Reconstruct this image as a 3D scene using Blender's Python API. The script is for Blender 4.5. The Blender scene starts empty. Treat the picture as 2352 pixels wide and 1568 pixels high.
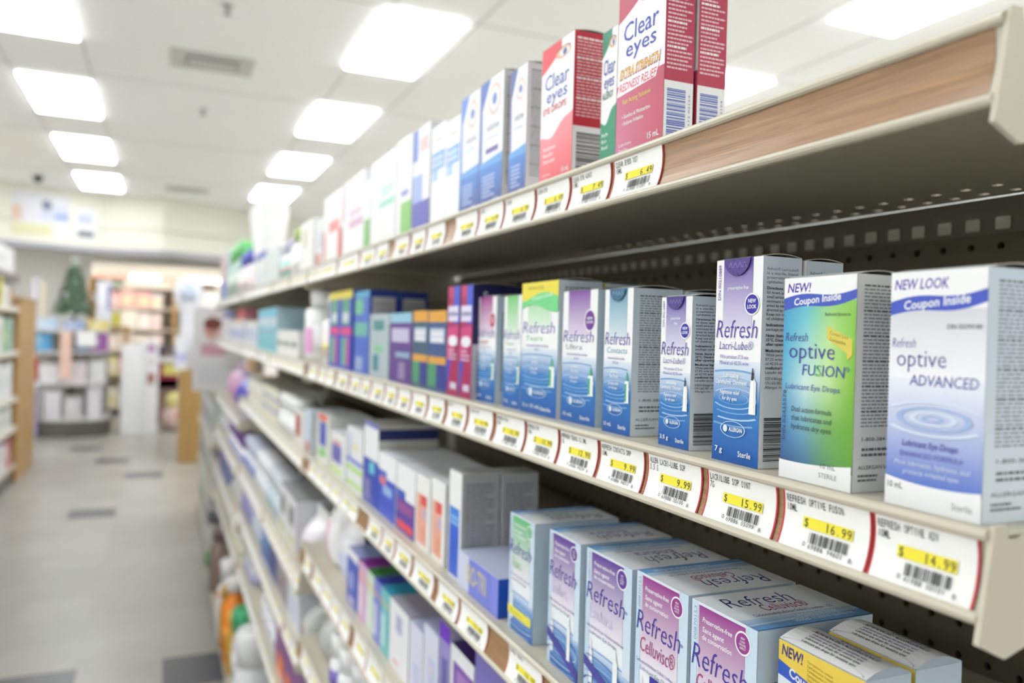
import bpy, math, random
from mathutils import Vector, Matrix
random.seed(7)
S = bpy.context.scene
COL = S.collection

# ------------------------------------------------------------------ camera
cam_d = bpy.data.cameras.new('camera')
cam_d.sensor_width = 36.0
cam_d.lens = 36.0 * 1850.0 / 2352.0
cam_d.clip_start = 0.01
cam_d.clip_end = 60
cam_d.dof.use_dof = True
cam_d.dof.focus_distance = 0.45
cam_d.dof.aperture_fstop = 5.6
cam_o = bpy.data.objects.new('camera', cam_d)
COL.objects.link(cam_o)
cam_o.matrix_world = Matrix(((0.916765,-0.021456,-0.398850,0.000000),(-0.398514,0.018340,-0.916979,0.000000),(0.026989,0.999602,0.008263,1.370000),(0.000000,0.000000,0.000000,1.000000)))
S.camera = cam_o

# ------------------------------------------------------------------ world, exposure
S.view_settings.view_transform = 'Standard'
S.view_settings.look = 'None'
S.view_settings.gamma = 1.0
S.view_settings.use_curve_mapping = False
S.view_settings.exposure = 0.0
LAMP = 12.3            # strength of the ceiling panels
w = bpy.data.worlds.new('world'); S.world = w; w.use_nodes = True
w.node_tree.nodes['Background'].inputs[0].default_value = (0.97, 0.985, 1.0, 1)
w.node_tree.nodes['Background'].inputs[1].default_value = 0.25
try:
    S.cycles.use_denoising = True
    S.cycles.adaptive_threshold = 0.04
    S.cycles.max_bounces = 6
    S.cycles.diffuse_bounces = 4
    S.cycles.glossy_bounces = 2
    S.cycles.transmission_bounces = 4
    S.cycles.sample_clamp_indirect = 6.0
    S.cycles.caustics_reflective = False
    S.cycles.caustics_refractive = False
except Exception:
    pass

# ------------------------------------------------------------------ colours and materials
def lin(c):
    r = []
    for v in c[:3]:
        v = v / 255.0
        r.append(v / 12.92 if v <= 0.04045 else ((v + 0.055) / 1.055) ** 2.4)
    return (r[0], r[1], r[2], 1.0)

PAINT = 0.85           # white print and paint reflect about this much
def pl(c):
    r = lin(c); return (r[0] * PAINT, r[1] * PAINT, r[2] * PAINT, 1.0)
def mixc(a, b, t): return tuple(a[i] * (1 - t) + b[i] * t for i in range(3))

def new_mat(name):
    m = bpy.data.materials.new(name); m.use_nodes = True
    nt = m.node_tree
    return m, nt, nt.nodes['Principled BSDF']

def printed(name, rough, spec=0.5, bump=0.0, scale=400.0, trans=0.0):
    """Surface whose colour is the print on it (colour attribute), with a fine procedural grain."""
    m, nt, b = new_mat(name)
    a = nt.nodes.new('ShaderNodeVertexColor'); a.layer_name = 'Col'
    n = nt.nodes.new('ShaderNodeTexNoise'); n.inputs['Scale'].default_value = scale
    tc = nt.nodes.new('ShaderNodeTexCoord')
    nt.links.new(tc.outputs['Object'], n.inputs['Vector'])
    r = nt.nodes.new('ShaderNodeMapRange')
    r.inputs['To Min'].default_value = rough - 0.05; r.inputs['To Max'].default_value = rough + 0.07
    nt.links.new(n.outputs['Fac'], r.inputs['Value'])
    nt.links.new(r.outputs['Result'], b.inputs['Roughness'])
    nt.links.new(a.outputs['Color'], b.inputs['Base Color'])
    b.inputs['Specular IOR Level'].default_value = spec
    if bump:
        bp = nt.nodes.new('ShaderNodeBump'); bp.inputs['Strength'].default_value = bump; bp.inputs['Distance'].default_value = 0.002
        nt.links.new(n.outputs['Fac'], bp.inputs['Height']); nt.links.new(bp.outputs['Normal'], b.inputs['Normal'])
    if trans:
        b.inputs['Transmission Weight'].default_value = trans
    return m

CARD = printed('printed_card', 0.38, 0.45)
PAPER = printed('tag_paper', 0.55, 0.3)
PLASTIC = printed('moulded_plastic', 0.28, 0.5)
STEEL = printed('painted_steel', 0.36, 0.45, 0.05, 900)
BOARD = printed('hardboard', 0.6, 0.3, 0.25, 300)
FLUFF = printed('plush_and_leaf', 0.85, 0.1, 0.5, 120)
CLEAR = printed('clear_plastic', 0.12, 0.5, trans=0.75)

def wood_mat(name, c1, c2, c3, along='Y', scale=1.0, rough=0.42):
    m, nt, b = new_mat(name)
    tc = nt.nodes.new('ShaderNodeTexCoord'); mp = nt.nodes.new('ShaderNodeMapping')
    sc = [60 * scale] * 3; sc['XYZ'.index(along)] = 2.2 * scale
    mp.inputs['Scale'].default_value = sc
    nt.links.new(tc.outputs['Object'], mp.inputs['Vector'])
    n = nt.nodes.new('ShaderNodeTexNoise'); n.inputs['Scale'].default_value = 3.0; n.inputs['Detail'].default_value = 7; n.inputs['Roughness'].default_value = 0.62
    n.inputs['Distortion'].default_value = 0.6
    nt.links.new(mp.outputs['Vector'], n.inputs['Vector'])
    cr = nt.nodes.new('ShaderNodeValToRGB')
    cr.color_ramp.elements[0].position = 0.28; cr.color_ramp.elements[0].color = lin(c1)
    cr.color_ramp.elements[1].position = 0.72; cr.color_ramp.elements[1].color = lin(c3)
    e = cr.color_ramp.elements.new(0.5); e.color = lin(c2)
    nt.links.new(n.outputs['Fac'], cr.inputs['Fac']); nt.links.new(cr.outputs['Color'], b.inputs['Base Color'])
    b.inputs['Roughness'].default_value = rough
    return m

WOOD = wood_mat('walnut_laminate', (122, 90, 60), (146, 110, 76), (164, 126, 92), 'Y', 2.6, .34)
MAPLE = wood_mat('maple_panel', (150, 116, 62), (166, 130, 76), (180, 144, 90), 'Z', 0.35)

def emit_mat(name, col, strength):
    m, nt, b = new_mat(name)
    b.inputs['Base Color'].default_value = lin((250, 250, 250))
    n = nt.nodes.new('ShaderNodeTexNoise'); n.inputs['Scale'].default_value = 90
    mr = nt.nodes.new('ShaderNodeMapRange'); mr.inputs['To Min'].default_value = strength * 0.97; mr.inputs['To Max'].default_value = strength * 1.03
    nt.links.new(n.outputs['Fac'], mr.inputs['Value']); nt.links.new(mr.outputs['Result'], b.inputs['Emission Strength'])
    b.inputs['Emission Color'].default_value = (*col, 1)
    return m
DIFFUSER = emit_mat('lit_diffuser', (0.95, 0.98, 1.0), LAMP)
WARMLAMP = emit_mat('warm_display_lamp', (1.0, 0.84, 0.74), 1.7)

# ------------------------------------------------------------------ mesh builder
class MB:
    def __init__(s): s.v = []; s.f = []; s.c = []; s.smooth = []
    def face(s, pts, cols, smooth=False):
        i = len(s.v); s.v.extend(tuple(p) for p in pts); s.f.append(tuple(range(i, i + len(pts))))
        if cols and not isinstance(cols[0], (tuple, list)): cols = [cols] * len(pts)
        s.c.append([pl(c) for c in cols]); s.smooth.append(smooth)
    def add(s, verts, faces, col, smooth=False):
        i = len(s.v); s.v.extend(tuple(p) for p in verts); L = pl(col)
        for f in faces:
            s.f.append(tuple(k + i for k in f)); s.c.append([L] * len(f)); s.smooth.append(smooth)
    def box(s, x0, y0, z0, x1, y1, z1, col, bev=0.0, faces=None):
        if bev <= 0:
            v = [(x0, y0, z0), (x1, y0, z0), (x1, y1, z0), (x0, y1, z0), (x0, y0, z1), (x1, y0, z1), (x1, y1, z1), (x0, y1, z1)]
            s.add(v, [(0, 3, 2, 1), (4, 5, 6, 7), (0, 1, 5, 4), (1, 2, 6, 5), (2, 3, 7, 6), (3, 0, 4, 7)], col)
        else:
            b = min(bev, (x1 - x0) * .45, (y1 - y0) * .45, (z1 - z0) * .45)
            idx = {}; v = []
            X = (x0, x1); Y = (y0, y1); Z = (z0, z1)
            for a in (0, 1):
                for c in (0, 1):
                    for d in (0, 1):
                        sx = 1 if a == 0 else -1; sy = 1 if c == 0 else -1; sz = 1 if d == 0 else -1
                        for ax in range(3):
                            p = [X[a] + (0 if ax == 0 else sx * b), Y[c] + (0 if ax == 1 else sy * b), Z[d] + (0 if ax == 2 else sz * b)]
                            idx[(a, c, d, ax)] = len(v); v.append(p)
            F = []
            for a in (0, 1): F.append([idx[(a, 0, 0, 0)], idx[(a, 1, 0, 0)], idx[(a, 1, 1, 0)], idx[(a, 0, 1, 0)]][::(-1 if a == 0 else 1)])
            for c in (0, 1): F.append([idx[(0, c, 0, 1)], idx[(1, c, 0, 1)], idx[(1, c, 1, 1)], idx[(0, c, 1, 1)]][::(1 if c == 0 else -1)])
            for d in (0, 1): F.append([idx[(0, 0, d, 2)], idx[(1, 0, d, 2)], idx[(1, 1, d, 2)], idx[(0, 1, d, 2)]][::(-1 if d == 0 else 1)])
            cx, cy, cz = (x0 + x1) / 2, (y0 + y1) / 2, (z0 + z1) / 2
            def out(f):
                p = [Vector(v[i]) for i in f]; n = (p[1] - p[0]).cross(p[2] - p[0]); m = sum(p, Vector()) / len(p) - Vector((cx, cy, cz))
                return f if n.dot(m) > 0 else f[::-1]
            for a in (0, 1):
                for c in (0, 1):
                    F.append(out([idx[(a, c, 0, 0)], idx[(a, c, 1, 0)], idx[(a, c, 1, 1)], idx[(a, c, 0, 1)]]))
                    F.append(out([idx[(a, 0, c, 0)], idx[(a, 1, c, 0)], idx[(a, 1, c, 2)], idx[(a, 0, c, 2)]]))
                    F.append(out([idx[(0, a, c, 1)], idx[(1, a, c, 1)], idx[(1, a, c, 2)], idx[(0, a, c, 2)]]))
            for a in (0, 1):
                for c in (0, 1):
                    for d in (0, 1): F.append(out([idx[(a, c, d, 0)], idx[(a, c, d, 1)], idx[(a, c, d, 2)]]))
            s.add(v, [tuple(out(list(f))) for f in F], col)
    def lathe(s, prof, col, n=20, cx=0, cy=0, sx=1.0, sy=1.0, cols=None):
        i = len(s.v)
        for r, z in prof:
            for k in range(n):
                a = 2 * math.pi * k / n; s.v.append((cx + r * sx * math.cos(a), cy + r * sy * math.sin(a), z))
        for j in range(len(prof) - 1):
            L = pl(cols[j] if cols else col)
            for k in range(n):
                k2 = (k + 1) % n
                s.f.append((i + j * n + k, i + j * n + k2, i + (j + 1) * n + k2, i + (j + 1) * n + k)); s.c.append([L] * 4); s.smooth.append(True)
        for j, flip in ((0, True), (len(prof) - 1, False)):
            if prof[j][0] > 1e-5:
                f = [i + j * n + k for k in range(n)]; f = f[::-1] if flip else f
                s.f.append(tuple(f)); s.c.append([pl(cols[min(j, len(cols) - 1)] if cols else col)] * n); s.smooth.append(False)
    def prism(s, poly, ax, a0, a1, col):
        """poly: 2D outline; ax: axis of extrusion 'X','Y','Z'."""
        def P(p, a):
            return (a, p[0], p[1]) if ax == 'X' else (p[0], a, p[1]) if ax == 'Y' else (p[0], p[1], a)
        n = len(poly); v = [P(p, a0) for p in poly] + [P(p, a1) for p in poly]
        ar = sum(poly[k][0] * poly[(k + 1) % n][1] - poly[(k + 1) % n][0] * poly[k][1] for k in range(n))
        fl = (ar > 0) == (ax != 'Y')
        F = [tuple(range(n))[::(-1 if fl else 1)], tuple(range(n, 2 * n))[::(1 if fl else -1)]]
        for k in range(n):
            k2 = (k + 1) % n; q = (k, k2, n + k2, n + k); F.append(q if fl else q[::-1])
        s.add(v, F, col)
    def build(s, name, mat, parent=None, loc=None, rotz=0.0):
        me = bpy.data.meshes.new(name); me.from_pydata(s.v, [], s.f)
        at = me.color_attributes.new('Col', 'FLOAT_COLOR', 'CORNER')
        flat = [x for f in s.c for c in f for x in c]
        at.data.foreach_set('color', flat)
        me.polygons.foreach_set('use_smooth', s.smooth)
        me.materials.append(mat); me.update()
        o = bpy.data.objects.new(name, me); COL.objects.link(o)
        if parent: o.parent = parent
        if loc: o.location = loc
        o.rotation_euler[2] = rotz
        return o

def thing(name, label, cat, loc=(0, 0, 0), rotz=0.0, group=None):
    o = bpy.data.objects.new(name, None); o.empty_display_size = 0.02; COL.objects.link(o)
    o.location = loc; o.rotation_euler[2] = rotz
    return tag(o, label, cat, group)
def tag(o, label, cat, group=None):
    o['label'] = label; o['category'] = cat
    if group: o['group'] = group
    return o
def struct(o): o['kind'] = 'structure'; return o

# ------------------------------------------------------------------ lettering
_G = {}
def glyph(sx, bold=0.0):
    k = (sx, bold)
    if k not in _G:
        cu = bpy.data.curves.new('lettering', 'FONT'); cu.body = sx; cu.resolution_u = 2; cu.offset = bold
        ob = bpy.data.objects.new('lettering', cu); me = ob.to_mesh()
        v = [(p.co.x, p.co.y) for p in me.vertices]; f = [tuple(p.vertices) for p in me.polygons]
        ob.to_mesh_clear(); bpy.data.objects.remove(ob); bpy.data.curves.remove(cu)
        xs = [p[0] for p in v] or [0]
        _G[k] = (v, f, min(xs), max(xs))
    return _G[k]
CAP = 0.682

class Face:
    """A printed face: place(u, v, lift) gives the point at fractions u, v of a face w x h metres."""
    def __init__(s, mb, place, w, h): s.mb = mb; s.p = place; s.w = w; s.h = h; s.k = 1
    def up(s): s.k += 1; return 0.00006 + s.k * 0.000022
    def rect(s, x0, y0, x1, y1, c, c2=None, l=None):
        l = l or s.up(); c2 = c2 or c
        s.mb.face([s.p(x0, y0, l), s.p(x1, y0, l), s.p(x1, y1, l), s.p(x0, y1, l)], [c, c, c2, c2])
    def hgrad(s, x0, y0, x1, y1, cl, cr):
        l = s.up(); s.mb.face([s.p(x0, y0, l), s.p(x1, y0, l), s.p(x1, y1, l), s.p(x0, y1, l)], [cl, cr, cr, cl])
    def quad4(s, x0, y0, x1, y1, c00, c10, c11, c01):
        l = s.up(); n = 4
        def C(a, b): return mixc(mixc(c00, c10, a), mixc(c01, c11, a), b)
        for i in range(n):
            for j in range(n):
                a0, a1, b0, b1 = i / n, (i + 1) / n, j / n, (j + 1) / n
                q = [(a0, b0), (a1, b0), (a1, b1), (a0, b1)]
                s.mb.face([s.p(x0 + (x1 - x0) * a, y0 + (y1 - y0) * b, l) for a, b in q], [C(a, b) for a, b in q])
    def strips(s, x0, x1, lo, hi, c, c2=None, n=12):
        """Area between two curves lo(x) and hi(x)."""
        l = s.up(); c2 = c2 or c
        for i in range(n):
            a = x0 + (x1 - x0) * i / n; b = x0 + (x1 - x0) * (i + 1) / n
            s.mb.face([s.p(a, lo(a), l), s.p(b, lo(b), l), s.p(b, hi(b), l), s.p(a, hi(a), l)], [c, c, c2, c2])
    def poly(s, pts, c):
        l = s.up(); s.mb.face([s.p(x, y, l) for x, y in pts], c)
    def disc(s, cx, cy, r, c, ry=None, n=24, clip=None):
        """Disc of radius r metres (ry: other radius)."""
        l = s.up(); ry = ry or r
        pts = [(cx + r / s.w * math.cos(2 * math.pi * k / n), cy + ry / s.h * math.sin(2 * math.pi * k / n)) for k in range(n)]
        if clip: pts = [(min(max(x, clip[0]), clip[1]), y) for x, y in pts]
        s.mb.face([s.p(x, y, l) for x, y in pts], c)
    def ring(s, cx, cy, r, ry, t, c, n=32, a0=0.0, a1=360.0, c2=None, clip=(0.0, 1.0)):
        l = s.up(); c2 = c2 or c
        for k in range(n):
            q = []
            for a, f in ((k, 1), (k + 1, 1), (k + 1, 0), (k, 0)):
                th = math.radians(a0 + (a1 - a0) * a / n)
                q.append((cx + (r - (0 if f else t)) / s.w * math.cos(th), cy + (ry - (0 if f else t * ry / r)) / s.h * math.sin(th)))
            if all(clip[0] <= x <= clip[1] for x, y in q): s.mb.face([s.p(x, y, l) for x, y in q], [c, c, c2, c2])
    def text(s, t, x0, x1, y, cap, c, bold=0.0, shear=0.0, al='fit', rot=0.0, slope=0.0):
        """Baseline at fraction y, cap height as a fraction of h; squeezed to x0..x1 (al 'fit') or natural width."""
        v, f, a, b = glyph(t, bold)
        if not f: return
        l = s.up(); sc = cap * s.h / CAP
        if al == 'fit': kx = (x1 - x0) * s.w / (b - a); off = x0 * s.w
        else:
            kx = sc * 0.82; wid = (b - a) * kx
            off = x0 * s.w if al == 'l' else x1 * s.w - wid if al == 'r' else (x0 + x1) / 2 * s.w - wid / 2
        pts = []
        for px, py in v:
            X = off + (px - a) * kx + shear * py * sc; Y = y * s.h + py * sc + slope * ((px - a) * kx)
            pts.append(s.p(X / s.w, Y / s.h, l))
        s.mb.add(pts, f, c)
    def vtext(s, t, x, y0, y1, cap, c, bold=0.0):
        """Text running up the face; baseline at fraction x, from y0 to y1; cap as a fraction of w."""
        v, f, a, b = glyph(t, bold); l = s.up(); sc = cap * s.w / CAP; k = (y1 - y0) * s.h / (b - a)
        s.mb.add([s.p(x - py * sc / s.w, y0 + (px - a) * k / s.h, l) for px, py in v], f, c)
    def mono(s, t, x0, pitch, y, cap, c, bold=0.0):
        l = s.up(); sc = cap * s.h / CAP; k = pitch * s.w * 0.78
        for i, ch in enumerate(t):
            if ch == ' ': continue
            v, f, a, b = glyph(ch, bold)
            wd = max(b - a, 0.25); cx = (a + b) / 2
            s.mb.add([s.p(x0 + pitch * (i + 0.5) + (px - cx) * k / max(wd, 0.42) / s.w, y + py * sc / s.h, l) for px, py in v], f, c)
    def para(s, x0, y0, x1, y1, n, c, fill=0.45, seed=1, head=0, hc=None):
        """Fine print: n lines of word-length dashes."""
        r = random.Random(seed); l = s.up(); st = (y1 - y0) / n
        for i in range(n):
            y = y1 - st * (i + 1); x = x0; end = x1 - (x1 - x0) * (r.random() * 0.35 if r.random() < 0.4 else 0.03)
            hd = head and i % head == 0
            if hd: end = x0 + (x1 - x0) * 0.75
            while x < end:
                wd = (x1 - x0) * r.uniform(0.05, 0.17); e = min(x + wd, end)
                s.mb.face([s.p(x, y, l), s.p(e, y, l), s.p(e, y + st * fill * (1.25 if hd else 1), l), s.p(x, y + st * fill * (1.25 if hd else 1), l)], hc if hd and hc else c)
                x = e + (x1 - x0) * 0.022
    def barcode(s, x0, y0, x1, y1, c=(30, 30, 34), ladder=False, n=30, seed=3):
        r = random.Random(seed); l = s.up(); ws = [r.choice((1, 1, 2, 3)) for _ in range(2 * n)]; T = sum(ws); a = 0
        for i, q in enumerate(ws):
            if i % 2 == 0:
                if ladder: u0 = y0 + (y1 - y0) * a / T; u1 = y0 + (y1 - y0) * (a + q) / T; P = [(x0, u0), (x1, u0), (x1, u1), (x0, u1)]
                else: u0 = x0 + (x1 - x0) * a / T; u1 = x0 + (x1 - x0) * (a + q) / T; P = [(u0, y0), (u1, y0), (u1, y1), (u0, y1)]
                s.mb.face([s.p(x, y, l) for x, y in P], c)
            a += q

def flat(o, u, v, n):
    o, u, v, n = Vector(o), Vector(u), Vector(v), Vector(n).normalized()
    return lambda a, b, l: o + u * a + v * b + n * l
def box_faces(mb, w, d, h, x0=None, z0=0.0):
    x0 = -w / 2 if x0 is None else x0
    return {'front': Face(mb, flat((x0, 0, z0), (w, 0, 0), (0, 0, h), (0, -1, 0)), w, h),
            'side': Face(mb, flat((x0 + w, 0, z0), (0, d, 0), (0, 0, h), (1, 0, 0)), d, h),
            'far': Face(mb, flat((x0, d, z0), (0, -d, 0), (0, 0, h), (-1, 0, 0)), d, h),
            'top': Face(mb, flat((x0, 0, z0 + h), (w, 0, 0), (0, d, 0), (0, 0, 1)), w, d),
            'topr': Face(mb, flat((x0 + w, 0, z0 + h), (0, d, 0), (-w, 0, 0), (0, 0, 1)), d, w),
            'topl': Face(mb, flat((x0, d, z0 + h), (0, -d, 0), (w, 0, 0), (0, 0, 1)), d, w)}

# ------------------------------------------------------------------ printed cartons
WH = (244, 245, 247); VIO = (74, 48, 168); INK = (52, 54, 62); BLUE = (22, 96, 178)
ICE = (206, 224, 240)

def ripples(F, cy, k=1.0, x=0.45, c1=(196, 220, 242), c2=(70, 136, 204)):
    for i, (rx, ry) in enumerate(((0.34, 0.030), (0.50, 0.052), (0.68, 0.078), (0.90, 0.108), (1.15, 0.142))):
        F.ring(x, cy, rx * F.w, ry * F.h * k, (0.030 + .012 * i) * F.w, c1 if i % 2 else c2, c2=mixc(c1, c2, .4))

def wateryfront(F, top=0.50):
    F.rect(0, 0, 1, 0.30, (16, 88, 172), (46, 124, 196)); F.rect(0, 0.30, 1, top, (46, 124, 196), (226, 236, 246), l=F.up())

def refresh(F, a):
    """White carton: coloured top panel fading down, big script-like name, water ripples, oval maker's mark."""
    pc = a['pc']; band = a.get('band'); y1 = 1.0
    F.rect(0, 0, 1, 1, WH)
    wateryfront(F, 0.50)
    ripples(F, 0.315)
    F.rect(.17, .66, .80, 1.0, mixc(pc, WH, .82), pc)
    if a.get('seal'):
        F.poly([(.485 + .27 * math.cos(math.radians(q)), .997 + .082 * math.sin(math.radians(q))) for q in range(180, 361, 12)], mixc(pc, (20, 10, 60), .35))
        for k in range(4): F.poly([(.30 + .10 * k, .955), (.35 + .10 * k, .985), (.40 + .10 * k, .955), (.385 + .10 * k, .955), (.35 + .10 * k, .977), (.315 + .10 * k, .955)], mixc(pc, WH, .28))
    if a.get('din'): F.vtext(a['din'], .115, .80, .975, .060, pc)
    if a.get('pf'):
        for i, t in enumerate(a['pf']): F.text(t, .28, .70, .848 - .033 * i, .019, WH, .01, .12, al='c')
    if a.get('badge'):
        F.disc(.80, .775, .155 * F.w, WH); F.disc(.80, .775, .135 * F.w, a['badge'])
        F.text('NEW', .72, .88, .782, .018, WH, .02); F.text('LOOK', .705, .895, .754, .018, WH, .02)
    F.text('Refresh', .04, .91, .612, .088, VIO, -.010, .16)
    F.text(a['sub'], .12, a.get('subx', .84), .555, .040, a['sc'], -.008, .14)
    for i, t in enumerate(a.get('fine', ('Carboxymethylcellulose Sodium', '0.5% w/v'))):
        F.text(t, .14, .76, .510 - .030 * i, .019, mixc(VIO, WH, .25), al='c' if len(t) < 14 else 'fit')
    for i, t in enumerate(a.get('use', ('Lubricant', 'Eye Drops'))):
        F.text(t, .10, .70, .418 - .034 * i, .022, WH, .012, .12, al='c')
    for i, t in enumerate(a.get('use2', ('Soothing relief', 'for dry eyes'))):
        F.text(t, .12, .64, .335 - .030 * i, .019, WH, .012, .12, al='c')
    b = a.get('bottle', 'green')
    if b == 'tube':
        F.poly([(.80, .25), (.94, .25), (.94, .40), (.90, .42), (.84, .42), (.82, .40)], (228, 232, 238))
        F.poly([(.80, .25), (.90, .25), (.88, .41), (.83, .41)], (250, 250, 250)); F.poly([(.835, .412), (.885, .412), (.868, .47), (.852, .47)], (40, 42, 50))
    else:
        F.rect(.80, .22, .94, .37, (240, 244, 244)); F.rect(.80, .23, .86, .35, (70, 170, 130)); F.poly([(.83, .37), (.91, .37), (.885, .43), (.855, .43)], (70, 176, 136))
    F.ring(.47, .165, .27 * F.w, .040 * F.h, .018 * F.w, (200, 224, 244)); F.disc(.31, .165, .05 * F.w, (220, 236, 248)); F.text('ALLERGAN', .39, .68, .155, .019, WH, .02)
    F.text(a['vol'], .09, .09 + .055 * len(a['vol']), .045, .026, WH, .015); F.text('Sterile', .60, .87, .038, .027, WH, .012)
    if band:
        F.rect(0, .86, 1, 1, band)
        F.strips(0, 1, lambda x: .80 + .03 * math.sin(x * 5), lambda x: .885 + .035 * math.sin(x * 4.4 - 1.2), (116, 214, 140))
        F.text('Coupon inside', .3, .86, .862, .028, (216, 246, 220), .01, .1, slope=.08); F.text('BONUS SIZE', .2, .62, .945, .022, (120, 110, 40))

def info_side(F, c=(214, 226, 236), seed=4, bar=True, head=5, top=.96):
    F.rect(0, 0, 1, 1, mixc(c, WH, .45), c)
    F.para(.13, .30 if bar else .16, .93, top, 40, (122, 126, 132), .42, seed, head + 2, (70, 72, 78))
    if bar:
        F.text('1-800-384-6203', .16, .86, .235, .017, INK, .01); F.para(.16, .165, .82, .215, 2, (96, 98, 104), .5, seed + 3)
        F.text('ALLERGAN Inc.', .10, .72, .105, .017, INK); F.para(.1, .05, .5, .09, 2, (110, 112, 118), .5, seed + 4)

LACRI = ("Refresh\u00ae Lacri-Lube\u00ae|is a sterile, bland,|preservative free|ophthalmic ointment.||*Directions: Pull lower|lid down and insert|small amount of|ointment to affected|areas as needed or as|directed by a physician.|"
         "Keep out of the reach|of children.||*Indications: See|package insert.||*Note: Store at 15-|*25\u00b0C. Discard 4 weeks|*after opening.||*Medicinal ingredients:|White petrolatum|57.3% w/w and mineral|oil 42.5% w/w. *Non|*medicinal ingredient:|Lanolin alcohols.||\u00a92014 Allergan Inc. Markham|ON L6G 0B5. All marks are|Allergan Inc. All rights").split('|')
def lacri_side(F):
    F.rect(0, 0, 1, 1, (232, 236, 242), (208, 222, 236))
    y = .935; st = .0205
    for t in LACRI:
        if not t: y -= st * .45; continue
        bold = t.startswith('*'); t = t.replace('*', '')
        F.text(t, .10, min(.10 + .041 * len(t), .97), y, .0135, INK, .02 if bold else .0); y -= st
    F.barcode(.10, .035, .74, .245, ladder=True, seed=5); F.vtext('69886 05099', .88, .06, .22, .06, INK)

def fusion(F, a):
    F.rect(0, 0, 1, 1, WH)
    G = [[(44, 84, 140), (60, 110, 150), (92, 146, 96), (98, 158, 52)], [(70, 130, 190), (120, 176, 196), (120, 176, 96), (104, 168, 44)],
         [(96, 170, 206), (206, 232, 226), (196, 226, 160), (118, 180, 50)], [(70, 164, 206), (150, 212, 216), (190, 228, 150), (128, 190, 62)], [(60, 150, 200), (90, 186, 206), (150, 208, 120), (136, 196, 76)]]
    for r_ in range(4):
        for c_ in range(3): F.quad4(c_ / 3, .08 + .2 * r_, (c_ + 1) / 3, .28 + .2 * r_, G[r_][c_], G[r_][c_ + 1], G[r_ + 1][c_ + 1], G[r_ + 1][c_])
    lo = lambda x: .838 + .05 * (x ** 1.5) + .012 * math.sin(x * 6.3); hi = lambda x: .898 + .032 * x + .012 * math.sin(x * 6.3)
    F.strips(0, 1, lo, hi, (58, 84, 190)); F.strips(0, 1, hi, lambda x: 1.0, WH)
    F.text('NEW!', .05, .38, .928, .043, VIO, .02, .15)
    F.text('Coupon Inside', .15, .80, .862, .034, WH, .02, .05, slope=.075)
    F.text('RefreshOptive.ca', .60, .93, .808, .016, (40, 70, 40))
    F.poly([(.63, .76), (.96, .70), (.97, .63), (.90, .60), (.90, .635), (.63, .70)], (222, 204, 84)); F.text('Contact Lens', .67, .91, .722, .016, (110, 110, 60), slope=-.22); F.text('Compatible', .67, .88, .692, .016, (110, 110, 60), slope=-.22)
    F.text('Refresh', .04, .36, .685, .042, (62, 58, 150), -.008, .16)
    F.text('optive', .10, .74, .602, .078, (70, 74, 160), -.008)
    F.text('FUSION', .30, .87, .520, .053, (62, 76, 170), -.004, .1); F.text('S', .478, .565, .520, .053, (110, 196, 110), -.004, .1); F.text('\u00ae', .89, .94, .55, .02, (62, 76, 170))
    F.text('Lubricant Eye Drops', .06, .82, .448, .028, (60, 90, 170), 0, .12)
    for i, t in enumerate(('Dual action formula', 'that lubricates and', 'hydrates dry eyes')): F.text(t, .16, .72, .338 - .043 * i, .026, (44, 60, 70), 0, .1)
    F.vtext('DIN 02435578', .075, .19, .44, .045, (40, 60, 80))
    F.strips(0, 1, lambda x: 0, lambda x: .088 + .045 * (x - .2) ** 2, WH)
    F.text('10 mL', .60, .80, .085, .024, (70, 74, 76)); F.text('STERILE', .58, .82, .040, .022, (90, 94, 96))

def advanced(F, a):
    F.rect(0, 0, 1, 1, WH)
    F.rect(0, .10, 1, .55, (84, 116, 206), (236, 240, 250)); F.rect(0, .55, 1, .84, (246, 247, 252), (214, 214, 222), l=F.up())
    lo = lambda x: .815 + .05 * (x ** 1.5) + .012 * math.sin(x * 6.3); hi = lambda x: .872 + .045 * x + .012 * math.sin(x * 6.3)
    F.strips(0, 1, lo, hi, (64, 86, 196)); F.strips(0, 1, hi, lambda x: 1.0, WH)
    F.text('NEW LOOK', .04, .62, .925, .042, (92, 70, 176), .02, .15)
    F.text('Coupon Inside', .15, .84, .838, .036, WH, .02, .05, slope=.08)
    F.text('DIN 02399180', .62, .96, .758, .018, (120, 118, 130), .02)
    F.text('Refresh', .03, .29, .678, .040, (120, 104, 176), -.008, .16); F.text('optive', .09, .62, .598, .072, (86, 90, 160), -.008)
    F.text('ADVANCED', .24, .94, .520, .044, (96, 100, 176), .0, .1)
    for i, (rx, ry) in enumerate(((.12, .014), (.25, .030), (.40, .050), (.58, .075))): F.ring(.50, .385, rx * F.w, ry * F.h, (.05 + .01 * i) * F.w, (216, 227, 246) if i % 2 else (164, 186, 230), clip=(0, 1))
    F.text('Lubricant Eye Drops', .18, .76, .262, .026, (80, 70, 170), .01, .12); F.text('ENHANCED FORMULA', .16, .82, .218, .022, (96, 96, 190))
    F.text('Most lubricates, hydrates, and', .10, .88, .180, .020, (222, 232, 250), 0, .12); F.text('protects irritated eyes', .20, .78, .145, .020, (222, 232, 250), 0, .12)
    F.strips(0, 1, lambda x: 0, lambda x: .105 + .07 * (x - .55) ** 2, WH)
    F.text('10 mL', .03, .20, .075, .026, (60, 62, 70), .015); F.text('Sterile', .72, .92, .035, .026, (110, 112, 120))

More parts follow.
